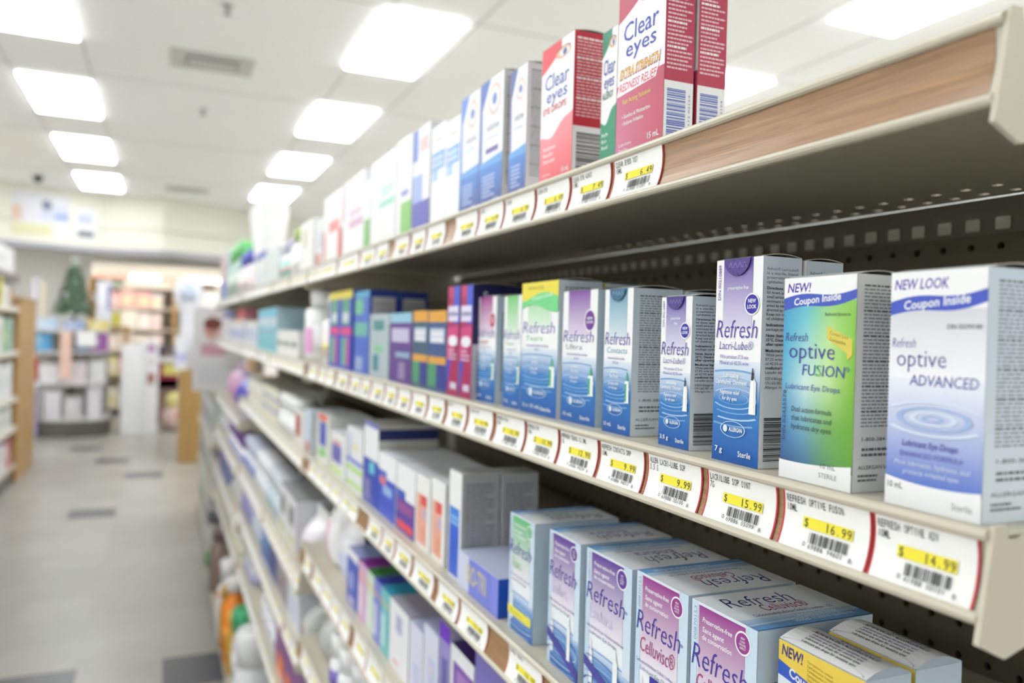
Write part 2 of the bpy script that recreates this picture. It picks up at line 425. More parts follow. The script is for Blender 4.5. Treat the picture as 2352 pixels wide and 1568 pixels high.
def celluvisc(F, a):
    pc = a['pc']
    F.rect(0, 0, 1, 1, WH, (226, 235, 244)); F.rect(0, 0, 1, .25, (28, 84, 170), (120, 160, 214)); F.rect(0, .25, 1, .36, (120, 160, 214), (240, 243, 250), l=F.up())
    ripples(F, .17, 1.2)
    F.rect(0, .0, .10, 1, (190, 212, 236), (206, 224, 242)); F.rect(.84, .3, 1, 1, (214, 228, 242), (200, 220, 240))
    F.rect(.12, .46, .83, .985, (238, 232, 244), pc)
    F.vtext('DIN 00870153', .085, .70, .97, .045, (140, 150, 180))
    for t, y in (('Preservative-free', .905), ('Sans agent', .855), ('de conservation', .815)): F.text(t, .18, .64 if t[0] != 'S' else .52, y, .026, WH, .012, .12)
    F.disc(.80, .905, .115 * F.w, WH); F.disc(.80, .905, .098 * F.w, pc)
    for i, t in enumerate(('NEW', 'LOOK', 'NOUVEL', 'ASPECT')): F.text(t, .73, .87, .923 - .016 * i, .011, WH, .01, al='c')
    F.text('Refresh', .02, .86, .660, .118, (64, 44, 160), -.008, .16); F.text('\u00ae', .88, .93, .70, .02, VIO)
    F.text(a['sub'], .10, a.get('subx', .78), .545, .085, a['sc'], 0, .1)
    F.text(a.get('fine', 'Carboxymethylcellulose Sodium / sodique 1.0%'), .03, .86, .475, .020, (110, 110, 160), 0, .1)
    F.text('Lubricant Eye Drops', .12, .72, .435, .022, (100, 100, 150), 0, .12)
    if a.get('block'): F.rect(.32, .10, .92, .43, (40, 40, 150), (52, 48, 160)); F.para(.38, .15, .85, .38, 6, (200, 210, 244), .5, 4)
    F.rect(.12, .10, .20, .32, (238, 242, 246)); F.poly([(.14, .32), (.18, .32), (.165, .40), (.155, .40)], (236, 240, 244))

def celluvisc_top(F, a):
    F.rect(0, 0, 1, 1, (222, 230, 238), (238, 240, 244)); F.rect(0, 0, 1, .28, (46, 110, 186), (190, 212, 234)); F.strips(0, 1, lambda x: .02, lambda x: .07 + .10 * x, (110, 166, 220)); F.strips(0, 1, lambda x: .12 + .05 * x, lambda x: .15 + .08 * x, (178, 208, 236))
    F.text('Refresh', .12, .70, .60, .26, (52, 40, 120), -.008, .15); F.text(a['sub'], .32, .72, .42, .17, a['sc'], 0, .1)
    F.text('Carboxymethylcellulose Sodium / sodique 1.0%', .16, .86, .31, .06, (96, 90, 150), 0, .1); F.text('Lubricant Eye Drops', .44, .82, .19, .07, (226, 236, 248), .01, .1); F.text('Gouttes oculaires lubrifiantes', .36, .90, .08, .08, (226, 236, 248), .01, .1)

def endura(F, a):
    celluvisc(F, dict(pc=(92, 52, 150), sub='Endura', sc=(206, 200, 232), subx=.62, fine='Lubricant Eye Drops / Gouttes lubrifiantes'))
    for i in range(5): F.ring(.3, .10, (.3 + .14 * i) * F.w, (.05 + .035 * i) * F.h, .03 * F.w, (120, 170, 226) if i % 2 else (44, 96, 178), clip=(0, 1), a0=0, a1=180)
    F.poly([(0, .20), (1, .02), (1, .09), (0, .27)], (70, 66, 158)); F.rect(.66, .12, .76, .36, (240, 243, 247)); F.poly([(.68, .36), (.74, .36), (.72, .43), (.70, .43)], (236, 240, 244))

def greentears(F, a):
    celluvisc(F, dict(pc=(96, 184, 120), sub='Tears', sc=(160, 214, 170), subx=.5))
    F.poly([(0, .13), (.94, .13), (.94, .205), (0, .205)], (236, 226, 78)); F.text('30 x 0.4 mL', .1, .6, .15, .035, (150, 140, 60))

def advflat(F, a):
    """Wide front of the carton lying on its back: yellow slant, blue coupon wave."""
    F.rect(0, 0, 1, 1, (220, 230, 240))
    F.poly([(0, .905), (1, .80), (1, 1), (0, 1)], (230, 200, 74))
    F.strips(0, 1, lambda x: .835 - .15 * x + .02 * math.sin(5 * x), lambda x: .905 - .105 * x, (40, 84, 190))
    F.text('NEW!', .04, .30, .935, .048, (44, 34, 120), .03, .12, slope=-.03); F.text('Coupon Inside', .14, .80, .850, .042, WH, .02, .05, slope=-.19)
    for i in range(5): F.text('Symptoms relief', .36, .66, .955 - .02 * i, .012, (150, 130, 50), slope=-.1)
    F.text('Refresh', .08, .6, .60, .06, (62, 58, 150), 0, .12); F.text('optive', .12, .8, .50, .07, (70, 74, 160)); F.rect(0, 0, 1, .4, (90, 130, 210), (214, 226, 242))

def advflat_top(F, a):
    F.rect(0, 0, 1, 1, (238, 238, 240)); N = (60, 54, 110)
    F.text('Refresh', .30, .72, .66, .16, N, 0, .3); F.text('ADVANCED ALLERGANCE', .16, .86, .50, .075, N, .01, .15)
    for i in range(4): F.text('Lubricant eye drops for sensitive eyes', .24, .80, .40 - .07 * i, .035, (110, 104, 150) if i < 2 else (70, 70, 76), 0, .1)
    F.ring(.5, .02, .47 * F.w, .12 * F.h, .008 * F.w, (70, 64, 120), a0=0, a1=180)

def humaneye(F, cx, cy, k, skin=(222, 178, 150)):
    F.disc(cx, cy, .20 * F.w * k, skin, ry=.032 * F.h * k); F.disc(cx + .03, cy, .13 * F.w * k, (246, 240, 238), ry=.019 * F.h * k)
    F.disc(cx + .04, cy, .06 * F.w * k, (92, 130, 190), ry=.020 * F.h * k); F.disc(cx + .04, cy, .025 * F.w * k, (40, 50, 80), ry=.009 * F.h * k)
    F.ring(cx, cy, .22 * F.w * k, .04 * F.h * k, .03 * F.w * k, (120, 84, 70), a0=25, a1=150)

def cleareyes(F, a):
    """White carton with a coloured sweep at the top and a coloured lower part."""
    c = a['c']; c2 = a.get('c2', mixc(c, WH, .3)); yb = a.get('yb', .43)
    F.rect(0, 0, 1, 1, WH)
    F.strips(0, .62, lambda x: .82 + .20 * x ** 1.2, lambda x: 1.0, c)
    humaneye(F, .68, .90, 1.15)
    if a.get('wave'): F.strips(0, 1, lambda x: 0, lambda x: yb - .08 + .02 * math.cos(x * 9) + .14 * x ** 2, c, c2)
    else: F.quad4(0, 0, 1, yb, c2, c, c, mixc(c2, c, .5))
    N = (46, 62, 178)
    F.text('Clear', .12, .86, .692, .105, N, .004, .05); F.text('eyes', .18, .82, .600, .088, N, .004, .05)
    if a.get('xs'):
        F.poly([(.02, .475), (.92, .495), (.94, .555), (.06, .535)], (250, 246, 250)); F.text('EXTRA STRENGTH', .06, .91, .484, .050, (170, 60, 110), .07, .15); F.text('EXTRA STRENGTH', .07, .90, .486, .048, (236, 206, 70), .012, .15)
        F.poly([(.0, .385), (.84, .405), (.90, .475), (.06, .46)], (250, 246, 250)); F.text('REDNESS RELIEF', .06, .84, .408, .046, (204, 70, 96), .02, .15)
        F.text('Fast Acting Solution', .14, .74, .330, .026, (236, 206, 100), .012); F.text('\u2022 Soothes & Moisturizes', .14, .74, .245, .022, WH, .01); F.text('\u2022 Relieves Irritation', .14, .60, .205, .022, WH, .01)
    else:
        F.text(a['name'], .08, .80, .525, .045, mixc(c, (120, 20, 40), .2), .015)
        for i, t in enumerate(a['pts']): F.text(t, .12, .42 + .08 * (i % 2 == 0), .265 - .045 * i, .024, WH, .012)
    F.text('15 mL', .70, .93, .075, .034, WH, .012); F.text('Lubricant', .08, .36, .085, .018, WH); F.text('Sterile', .08, .28, .052, .018, WH)

def cleareyes_side(F, c, bar, seed=2):
    F.rect(0, 0, 1, 1, WH); F.rect(.0, .365, 1, 1, c); F.para(.07, .43, .95, .97, 24, mixc(c, WH, .75), .45, seed, 6, WH)
    F.barcode(.10, .05, .74, .325, bar, ladder=True, seed=8); F.vtext('6 78112 02154', .90, .06, .30, .06, bar)

def navyeye(F, a):
    """White carton with a blue corner, round eye picture and deep blue foot."""
    c = a.get('c', (34, 60, 160)); F.rect(0, 0, 1, 1, (238, 241, 246)); F.poly([(0, .72), (.45, 1), (0, 1)], mixc(c, (120, 170, 240), .35)); F.poly([(0, .3), (.14, .3), (.10, .8), (0, .9)], mixc(c, WH, .35))
    F.disc(.62, .83, .27 * F.w, (224, 196, 190)); F.disc(.62, .83, .19 * F.w, (240, 240, 244)); F.disc(.62, .83, .10 * F.w, (84, 120, 190))
    F.text(a.get('t', 'visine'), .30, .84, .60, .06, (110, 112, 124)); F.text(a.get('u', 'for dry eyes'), .26, .80, .535, .024, (130, 150, 190))
    F.rect(0, 0, 1, .34, (26, 34, 130), (56, 130, 216)); F.strips(0, 1, lambda x: .33, lambda x: .37 + .03 * x, (90, 160, 226))
    if a.get('bar', 1): F.rect(.28, .43, .82, .47, (110, 88, 168))
    F.para(.16, .10, .72, .28, 6, (190, 206, 240), .45, 6)
    F.text('15 mL', .66, .92, .05, .03, WH)

def bands(F, a):
    """Plain carton: base colour, colour blocks (x0, y0, x1, y1, colour) and rows of print."""
    F.rect(0, 0, 1, 1, a['c'])
    for x0, y0, x1, y1, c in a.get('b', ()): F.rect(x0, y0, x1, y1, c)
    for x0, y0, x1, y1, n, c in a.get('p', ()): F.para(x0, y0, x1, y1, n, c, .6, 5)
    for t, x0, x1, y, cap, c in a.get('t', ()): F.text(t, x0, x1, y, cap, c, .012)

def redblue(F, a):
    F.rect(0, 0, 1, 1, (168, 26, 92)); F.rect(.5, .66, 1, 1, (60, 84, 206)); F.rect(0, .9, .5, 1, (196, 50, 110)); F.rect(.05, .68, .9, .82, (226, 222, 244)); F.poly([(0, .0), (.34, .32), (.34, .48), (0, .30)], (64, 72, 200))
    F.poly([(0, .30), (.95, .52), (.95, .64), (0, .62)], (206, 62, 128)); F.disc(.5, .50, .40 * F.w, (238, 238, 246), ry=.05 * F.h); F.para(.15, .33, .85, .44, 3, (220, 190, 214), .5); F.rect(.35, .06, .85, .12, (214, 206, 226))
    F.text('systane', .12, .84, .73, .05, (70, 60, 150), .01)

ARTS = dict(refresh=refresh, fusion=fusion, advanced=advanced, celluvisc=celluvisc, endura=endura, greentears=greentears, advflat=advflat, cleareyes=cleareyes, navyeye=navyeye, bands=bands, redblue=redblue)

def carton(name, label, cat, loc, rotz, w, d, h, art, a, side=None, top=None, flap=True, topc=None, group=None, hero=False, lean=0.0):
    """A folded card box: body with its print and, where it shows, the arched top flap and a clear seal."""
    base = a.get('c', WH) if art == 'bands' else WH
    sidec = a.get('sidec', mixc(base, (226, 230, 236), .5) if art == 'bands' else (222, 230, 238))
    mb = MB(); mb.box(-w / 2, 0, 0, w / 2, d, h, sidec, .0005)
    mb.c = [[pl(topc)] * len(f) if topc and all(abs(mb.v[i][2] - h) < .0006 for i in f) else c for f, c in zip(mb.f, mb.c)]
    fs = box_faces(mb, w, d, h); ARTS[art](fs['front'], a)
    if side == 'lacri': lacri_side(fs['side'])
    elif side == 'info': info_side(fs['side'], a.get('sidec', (208, 222, 234)), a.get('seed', 4))
    elif side == 'fine': info_side(fs['side'], sidec, a.get('seed', 4), bar=False)
    elif side == 'clear': cleareyes_side(fs['side'], a['sc2'], a['bc'], a.get('seed', 2))
    elif side == 'cell':
        F = fs['side']; F.rect(0, 0, 1, 1, (196, 216, 234), (206, 222, 236)); F.rect(.06, 0, .94, .94, (212, 222, 232)); F.poly([(.62, .90), (.92, .90), (.92, .74)], (224, 222, 170))
        for t, y, b in (('INDICATIONS: Specially', .72, .03), ('formulated soothing', .685, 0), ('irritation or the', .65, 0), ('DIRECTIONS: Instil', .60, .03), ('one or two drops', .565, 0)): F.text(t, .12, .12 + .043 * len(t), y, .021, INK, b)
        F.para(.12, .1, .9, .53, 14, (96, 100, 110), .5, 3)
    elif side == 'ladder':
        F = fs['side']; F.rect(0, 0, 1, 1, (196, 214, 230)); F.para(.18, .12, .5, .86, 26, (70, 84, 104), .5, 9)
    elif side: ARTS['bands'](fs['side'], side)
    if top == 'cell': celluvisc_top(fs['topr'], a)
    elif top == 'cellr': celluvisc_top(fs['topl'], a)
    elif top: ARTS['bands'](fs['top'], top)
    if not hero:
        o = mb.build(name, CARD, loc=loc, rotz=rotz); tag(o, label, cat, group); o.rotation_euler[1] = lean
        return o
    t = thing(name, label, cat, loc, rotz, group); t.rotation_euler[1] = lean
    body = mb.build('carton_body', CARD, t)
    if flap:
        m2 = MB(); n = 8; rise = min(.0022, d * .06)
        for k in range(n):
            y0, y1 = d * k / n, d * (k + 1) / n; z0, z1 = (h + .0003 + rise * math.sin(math.pi * y / d) for y in (y0, y1))
            x0, x1 = -w / 2 + .0006, w / 2 - .0002
            m2.face([(x0, y0, z0), (x1, y0, z0), (x1, y1, z1), (x0, y1, z1)], topc or WH)
            m2.face([(x0, y1, z1 - .0004), (x1, y1, z1 - .0004), (x1, y0, z0 - .0004), (x0, y0, z0 - .0004)], (206, 200, 190))
            m2.face([(x1, y0, z0 - .0004), (x1, y1, z1 - .0004), (x1, y1, z1), (x1, y0, z0)], (196, 186, 172))
        m2.build('top_flap', CARD, t)
    if a.get('seal'):
        m3 = MB(); F = Face(m3, flat((-w / 2, -.0012, 0), (w, 0, 0), (0, 0, h), (0, -1, 0)), w, h); pc = a['pc']
        F.k = 0; F.poly([(.485 + .28 * math.cos(math.radians(q)), 1.0 + .085 * math.sin(math.radians(q))) for q in range(180, 361, 10)], mixc(pc, (20, 10, 60), .32))
        for k in range(4): F.poly([(.30 + .10 * k, .955), (.35 + .10 * k, .985), (.40 + .10 * k, .955), (.385 + .10 * k, .955), (.35 + .10 * k, .977), (.315 + .10 * k, .955)], mixc(pc, WH, .30))
        m3.build('tamper_seal', PLASTIC, body)
    return t

# ------------------------------------------------------------------ other packages
def bottle(name, label, cat, loc, r, h, body, capc, caph, labc=None, ex=1.0, rotz=0.0, group=None, neck=.55, mat=None, stripe=None, lab=None, pump=False, sh=.72):
    t = thing(name, label, cat, loc, rotz, group)
    hb = h - caph; m = MB()
    prof = [(r * .9, 0), (r, r * .12), (r, hb * sh), (r * .94, hb * (sh + (1 - sh) * .38)), (r * neck, hb * (sh + (1 - sh) * .9)), (r * neck, hb)]
    m.lathe(prof, body, sx=1.0, sy=ex); m.build('bottle_body', mat or PLASTIC, t)
    m = MB(); rc = r * min(neck + .22, 1.0) if caph < h * .35 else r * .92
    m.lathe([(rc, hb), (rc, hb + caph * .9), (rc * .9, h)], capc, sx=1.0, sy=ex); m.build('cap', PLASTIC, t)
    if labc:
        z0, z1 = lab or (.15, .62); m = MB(); m.lathe([(r * 1.012, hb * z0), (r * 1.012, hb * z1)], labc, sx=1.0, sy=ex)
        if stripe: m.lathe([(r * 1.022, hb * (z0 + (z1 - z0) * .35)), (r * 1.022, hb * (z0 + (z1 - z0) * .62))], stripe, sx=1.0, sy=ex)
        m.build('label_band', CARD, t)
    if pump:
        m = MB(); m.box(-r * .25, -r * .9, h, r * .25, r * .25, h + r * .35, capc, .001); m.build('pump_head', PLASTIC, t)
    return t

def tube(name, label, cat, loc, wd, h, body, capc, labc=None, rotz=0.0, group=None):
    """Squeeze tube standing on its cap: round foot, flat crimped top."""
    t = thing(name, label, cat, loc, rotz, group); n = 16; m = MB(); rows = 6; caph = h * .16
    def ringp(f):
        z = caph + (h - caph) * f; a = wd / 2 * (.82 + .18 * f); b = wd / 2 * (.8 * (1 - f) + .04)
        return [(a * math.cos(2 * math.pi * k / n), b * math.sin(2 * math.pi * k / n), z) for k in range(n)]
    R = [ringp(i / rows) for i in range(rows + 1)]
    for i in range(rows):
        c = labc if labc and 1 <= i <= 3 else body
        for k in range(n):
            k2 = (k + 1) % n; m.face([R[i][k], R[i][k2], R[i + 1][k2], R[i + 1][k]], c, True)
    m.face(R[-1], body); m.build('tube_body', PLASTIC, t)
    m = MB(); m.lathe([(wd * .40, 0), (wd * .42, caph)], capc); m.build('cap', PLASTIC, t)
    return t

def pouch(name, label, cat, loc, wd, h, d, c, top=None, print_=None, rotz=0.0, group=None, mat=None):
    """Soft filled bag: bulging front and back, pinched top and bottom seals."""
    t = thing(name, label, cat, loc, rotz, group); m = MB(); nx, nz = 10, 12
    def pt(i, j, s):
        x = i / nx; z = j / nz; b = math.sin(math.pi * x) ** .6 * (math.sin(math.pi * min(z * 1.15 + .02, 1)) ** .5 if 0 < z < 1 else 0)
        wob = 1 + .04 * math.sin(7 * z + 3 * x)
        return ((x - .5) * wd * (1 - .06 * math.sin(math.pi * z)) * wob, d / 2 + s * (d / 2 * b + .0006), z * h)
    for s in (-1, 1):
        for i in range(nx):
            for j in range(nz):
                q = [pt(i, j, s), pt(i + 1, j, s), pt(i + 1, j + 1, s), pt(i, j + 1, s)]
                z = (j + .5) / nz; x = (i + .5) / nx; col = c
                if top and z > top[0]: col = top[1]
                if print_ and s < 0:
                    for x0, z0, x1, z1, pc in print_:
                        if x0 <= x <= x1 and z0 <= z <= z1: col = pc
                m.face(q if s < 0 else q[::-1], col, True)
    m.build('bag_body', mat or PLASTIC, t)
    m = MB(); m.box(-wd * .47, d / 2 - .001, h - .004, wd * .47, d / 2 + .001, h + .012, top[1] if top else c); m.build('seal_strip', mat or PLASTIC, t)
    return t

# ------------------------------------------------------------------ room
RX0, RX1, RY0, RY1, RZ = -5.2, 6.2, -4.5, 15.2, 3.0
def floor_mat():
    m, nt, b = new_mat('vinyl_tile'); N = nt.nodes; L = nt.links
    tc = N.new('ShaderNodeTexCoord')
    a = N.new('ShaderNodeVertexColor'); a.layer_name = 'Col'
    n1 = N.new('ShaderNodeTexNoise'); n1.inputs['Scale'].default_value = 2.4; n1.inputs['Detail'].default_value = 5
    n2 = N.new('ShaderNodeTexNoise'); n2.inputs['Scale'].default_value = 60; n2.inputs['Detail'].default_value = 3
    for n in (n1, n2): L.new(tc.outputs['Object'], n.inputs['Vector'])
    mx = N.new('ShaderNodeMix'); mx.data_type = 'RGBA'; mx.blend_type = 'MULTIPLY'; mx.inputs['Factor'].default_value = 0.30
    cr = N.new('ShaderNodeValToRGB'); cr.color_ramp.elements[0].color = (.62, .58, .50, 1); cr.color_ramp.elements[1].color = (1, 1, 1, 1); cr.color_ramp.elements[0].position = .3; cr.color_ramp.elements[1].position = .62
    L.new(n1.outputs['Fac'], cr.inputs['Fac']); L.new(a.outputs['Color'], mx.inputs['A']); L.new(cr.outputs['Color'], mx.inputs['B'])
    L.new(mx.outputs['Result'], b.inputs['Base Color'])
    r = N.new('ShaderNodeMapRange'); r.inputs['To Min'].default_value = .22; r.inputs['To Max'].default_value = .42
    L.new(n2.outputs['Fac'], r.inputs['Value']); L.new(r.outputs['Result'], b.inputs['Roughness'])
    b.inputs['Specular IOR Level'].default_value = .45
    return m
TILE = floor_mat(); T = 0.308
DARK = {(-2, 0), (0, 0), (-2, 10), (-1, 15), (-2, 18), (-4, 6), (-5, 12), (4, 20), (-6, 3), (-3, 21), (2, -6), (-2, -9)}
m = MB(); nx0, nx1, ny0, ny1 = int(RX0 / T) - 1, int(RX1 / T) + 1, int((RY0 - 3.28) / T) - 1, int((RY1 - 3.28) / T) + 1
rr = random.Random(3)
m.box(RX0, RY0, -.06, RX1, RY1, -.0012, (150, 146, 138))
for i in range(nx0, nx1 + 1):
    for j in range(ny0, ny1 + 1):
        x0, y0 = i * T + .03, 3.28 + j * T; g = .0008
        X0, X1, Y0, Y1 = max(x0 + g, RX0), min(x0 + T - g, RX1), max(y0 + g, RY0), min(y0 + T - g, RY1)
        if X1 - X0 < .002 or Y1 - Y0 < .002: continue
        k = rr.uniform(-5, 5)
        c = (80, 80, 86) if (i, j) in DARK else (164 + k, 162 + k, 154 + k) if -1.75 < x0 < 1.0 else (226 + k, 224 + k, 218 + k)  # tiles of the unseen outer aisles made lighter to bounce fill onto the ceiling
        m.face([(X0, Y0, 0), (X1, Y0, 0), (X1, Y1, 0), (X0, Y1, 0)], c)
struct(m.build('floor', TILE))

def plaster(name, c, rough=.85, sc=40):
    m, nt, b = new_mat(name); n = nt.nodes.new('ShaderNodeTexNoise'); n.inputs['Scale'].default_value = sc; n.inputs['Detail'].default_value = 6
    tc = nt.nodes.new('ShaderNodeTexCoord'); nt.links.new(tc.outputs['Object'], n.inputs['Vector'])
    cr = nt.nodes.new('ShaderNodeValToRGB'); cr.color_ramp.elements[0].color = lin(mixc(c, (0, 0, 0), .04)); cr.color_ramp.elements[1].color = lin(c)
    nt.links.new(n.outputs['Fac'], cr.inputs['Fac']); nt.links.new(cr.outputs['Color'], b.inputs['Base Color'])
    bp = nt.nodes.new('ShaderNodeBump'); bp.inputs['Strength'].default_value = .15; bp.inputs['Distance'].default_value = .004
    nt.links.new(n.outputs['Fac'], bp.inputs['Height']); nt.links.new(bp.outputs['Normal'], b.inputs['Normal'])
    b.inputs['Roughness'].default_value = rough; b.inputs['Specular IOR Level'].default_value = .2
    return m
CEIL = plaster('ceiling_tile', (252, 252, 250), .9, 160)
WALLM = plaster('cream_wall_paint', (226, 225, 212))
WALL2 = plaster('pale_wall_paint', (246, 246, 242))
def slab(name, x0, y0, z0, x1, y1, z1, mat):
    m = MB(); m.box(x0, y0, z0, x1, y1, z1, (255, 255, 255)); return struct(m.build(name, mat))

# ceiling: lay-in tiles with a thin grid, open where the light panels sit
PX, PY, LW, LL = 1.95, 1.945, .455, 1.03
LX = [-4.8, -2.85, -.915, .985, 3.02, 4.98]; LYs = [3.97 + 1.89 * k for k in range(-4, 4)]
LIGHTS = [(x, y + (.25 if x == -.915 else 0)) for x in LX for y in LYs if RX0 < x and x + LW < RX1 and y + LL < 11.3 and (y > -.5 or y < -3 or x < -2 or x > 2.5)]
m = MB()
xs = sorted({RX0, RX1} | {x for x, _ in LIGHTS} | {x + LW for x, _ in LIGHTS}); ys = sorted({RY0, RY1} | {y for _, y in LIGHTS} | {y + LL for _, y in LIGHTS})
for i in range(len(xs) - 1):
    for j in range(len(ys) - 1):
        cx, cy = (xs[i] + xs[i + 1]) / 2, (ys[j] + ys[j + 1]) / 2
        if any(x < cx < x + LW and y < cy < y + LL for x, y in LIGHTS): continue
        m.face([(xs[i], ys[j], RZ), (xs[i], ys[j + 1], RZ), (xs[i + 1], ys[j + 1], RZ), (xs[i + 1], ys[j], RZ)], WH)
m.box(RX0, RY0, RZ + .16, RX1, RY1, RZ + .2, WH)
struct(m.build('ceiling', CEIL))
m = MB()
for k in range(-3, 4):
    for x in (-.92 + PX * k - .006, -.92 + PX * k + LW + .006):
        if RX0 < x < RX1: m.box(x - .005, RY0, RZ - .003, x + .005, RY1, RZ + .001, (214, 213, 208))
for k in range(-5, 6):
    y = 4.02 + PY * k - .03
    if RY0 < y < RY1: m.box(RX0, y - .005, RZ - .003, RX1, y + .005, RZ + .001, (218, 217, 212))
struct(m.build('trim_1', STEEL))
ORD = 'first second third fourth fifth sixth seventh eighth ninth tenth eleventh twelfth thirteenth fourteenth fifteenth sixteenth seventeenth eighteenth nineteenth twentieth'.split()
TENS = {2: 'twenty', 3: 'thirty', 4: 'forty', 5: 'fifty', 6: 'sixty', 7: 'seventy'}
def ordinal(n):
    if n < 20: return ORD[n]
    n += 1; a, b = divmod(n, 10)
    return (TENS[a][:-1] + 'ieth') if b == 0 else TENS[a] + '-' + ORD[b - 1]
for x, y in LIGHTS:
    col = LX.index(x); row = min(range(len(LYs)), key=lambda q: abs(LYs[q] - y))
    where = {1: 'over the far side of the aisle', 2: 'over the aisle', 3: 'over the wooden-edged shelves', 4: 'over the next aisle'}.get(col - 0, 'over the outer aisle')
    where = {0: 'by the outer wall', 1: 'beyond the other shelves', 2: 'over the aisle', 3: 'over the stocked shelves', 4: 'seen past the top shelf', 5: 'over the outer aisle'}[col]
    t = thing('ceiling_light', f'lit white rectangular ceiling panel {where}, {ordinal(row)} along its row', 'ceiling light', (x, y, RZ), 0, 'recessed ceiling lights')
    m = MB(); a = .012
    m.box(0, 0, -.004, LW, a, .02, WH); m.box(0, LL - a, -.004, LW, LL, .02, WH); m.box(0, a, -.004, a, LL - a, .02, WH); m.box(LW - a, a, -.004, LW, LL - a, .02, WH)
    m.build('light_frame', STEEL, t)
    m = MB(); m.box(a, a, -.018, LW - a, LL - a, .02, WH); m.build('diffuser', DIFFUSER, t)

slab('wall_left', RX0 - .1, RY0, 0, RX0, RY1, RZ, WALL2); slab('wall_right', RX1, RY0, 0, RX1 + .1, RY1, RZ, WALL2)
slab('wall_back', RX0, RY1, 0, RX1, RY1 + .1, RZ, WALL2); slab('wall_front', RX0, RY0 - .1, 0, RX1, RY0, RZ, WALL2)
# dropped bulkhead at the end of the room, bent in plan, with a grey steel edge
PL = [(RX0, 9.6), (-1.85, 10.95), (-.69, 11.45), (-.01, 11.22), (.70, 11.62), (2.2, 12.6), (RX1, 13.6)]
m = MB()
for a, b in zip(PL[:-1], PL[1:]):
    m.prism([a, b, (b[0], b[1] + .25), (a[0], a[1] + .25)], 'Z', 2.325, RZ - .0005, WH)
struct(m.build('wall_bulkhead', WALLM))
m = MB()
for a, b in zip(PL[:-1], PL[1:]):
    m.prism([(a[0], a[1] - .02), (b[0], b[1] - .02), (b[0], b[1] + .27), (a[0], a[1] + .27)], 'Z', 2.265, 2.325, (168, 168, 178))
struct(m.build('trim_2', STEEL))
m = MB()
m.prism(PL + [(RX1, RY1), (RX0, RY1)], 'Z', 2.56, 2.58, (214, 208, 190)); struct(m.build('ceiling_lower', BOARD))

# ceiling fittings
def vent(x, y, label):
    t = thing('air_vent', label, 'vent', (x, y, RZ))
    m = MB(); m.box(-.24, -.17, -.012, .24, .17, -.0005, (214, 212, 206), .004); m.build('vent_frame', STEEL, t)
    m = MB(); m.box(-.15, -.10, -.016, .15, .10, -.0125, (120, 118, 112)); m.build('vent_throat', STEEL, t)
    for k in range(3): m = MB(); m.box(-.14, -.08 + .06 * k, -.026, .14, -.045 + .06 * k, -.0165, (224, 222, 216)); m.build('vent_slat', STEEL, t)
vent(.25, 5.32, 'square white ceiling air vent with dark slots, above the aisle')
vent(.24, 10.4, 'pale grey ceiling air vent close to the cream bulkhead')
for x, y, l in ((.27, 4.35, 'small white ceiling sprinkler between the light rows, before the square vent'), (.25, 6.5, 'small white ceiling sprinkler beyond the square vent')):
    t = thing('sprinkler', l, 'sprinkler', (x, y, RZ)); m = MB(); m.lathe([(.03, -.004), (.03, -.0005)], (206, 204, 200)); m.build('escutcheon', STEEL, t)
    m = MB(); m.lathe([(.012, -.045), (.012, -.004)], (180, 178, 172)); m.lathe([(.02, -.048), (.02, -.045)], (180, 178, 172)); m.build('sprinkler_head', STEEL, t)
t = thing('dome_camera', 'dark round security camera under the ceiling by the bulkhead', 'camera', (-1.30, 10.35, RZ)); m = MB(); m.lathe([(.06, -.02), (.06, -.0005)], (190, 190, 190)); m.build('camera_base', PLASTIC, t)
m = MB(); m.lathe([(.005, -.085), (.03, -.075), (.048, -.05), (.052, -.02)], (40, 40, 46)); m.build('camera_dome', PLASTIC, t)

# ------------------------------------------------------------------ stocked gondola
STEELC = (204, 198, 180); XF, XB = .275, .600     # lip plane and back panel
LIPH, LIPD = .0345, .0040
def lip_pt(v, lift=0.0, h=LIPH):
    """Concave price rail: v 0 at its lower edge, 1 at its upper edge."""
    x = XF - LIPD * (1 - v) + .0038 * 4 * v * (1 - v)
    return Vector((x - lift, 0, -h + v * h))
def rail(m, y0, y1, h, col):
    n = 8
    for k in range(n):
        a, b = lip_pt(k / n, 0, h), lip_pt((k + 1) / n, 0, h)
        m.face([(a.x, y1, a.z), (a.x, y0, a.z), (b.x, y0, b.z), (b.x, y1, b.z)], col, True)
        m.face([(a.x + .0016, y0, a.z), (a.x + .0016, y1, a.z), (b.x + .0016, y1, b.z), (b.x + .0016, y0, b.z)], col, True)
    for zc, xc, r in ((-.0025, XF, .0025), (-h + .0023, XF - LIPD, .0023)):
        n2 = 10; ring = [(xc + .0008 + r * math.cos(2 * math.pi * k / n2), zc + r * math.sin(2 * math.pi * k / n2)) for k in range(n2)]
        for k in range(n2):
            a, b = ring[k], ring[(k + 1) % n2]; m.face([(a[0], y0, a[1]), (b[0], y0, b[1]), (b[0], y1, b[1]), (a[0], y1, a[1])], col, True)
        for yy, rg in ((y0, ring), (y1, ring[::-1])): m.face([(p[0], yy, p[1]) for p in rg], col)
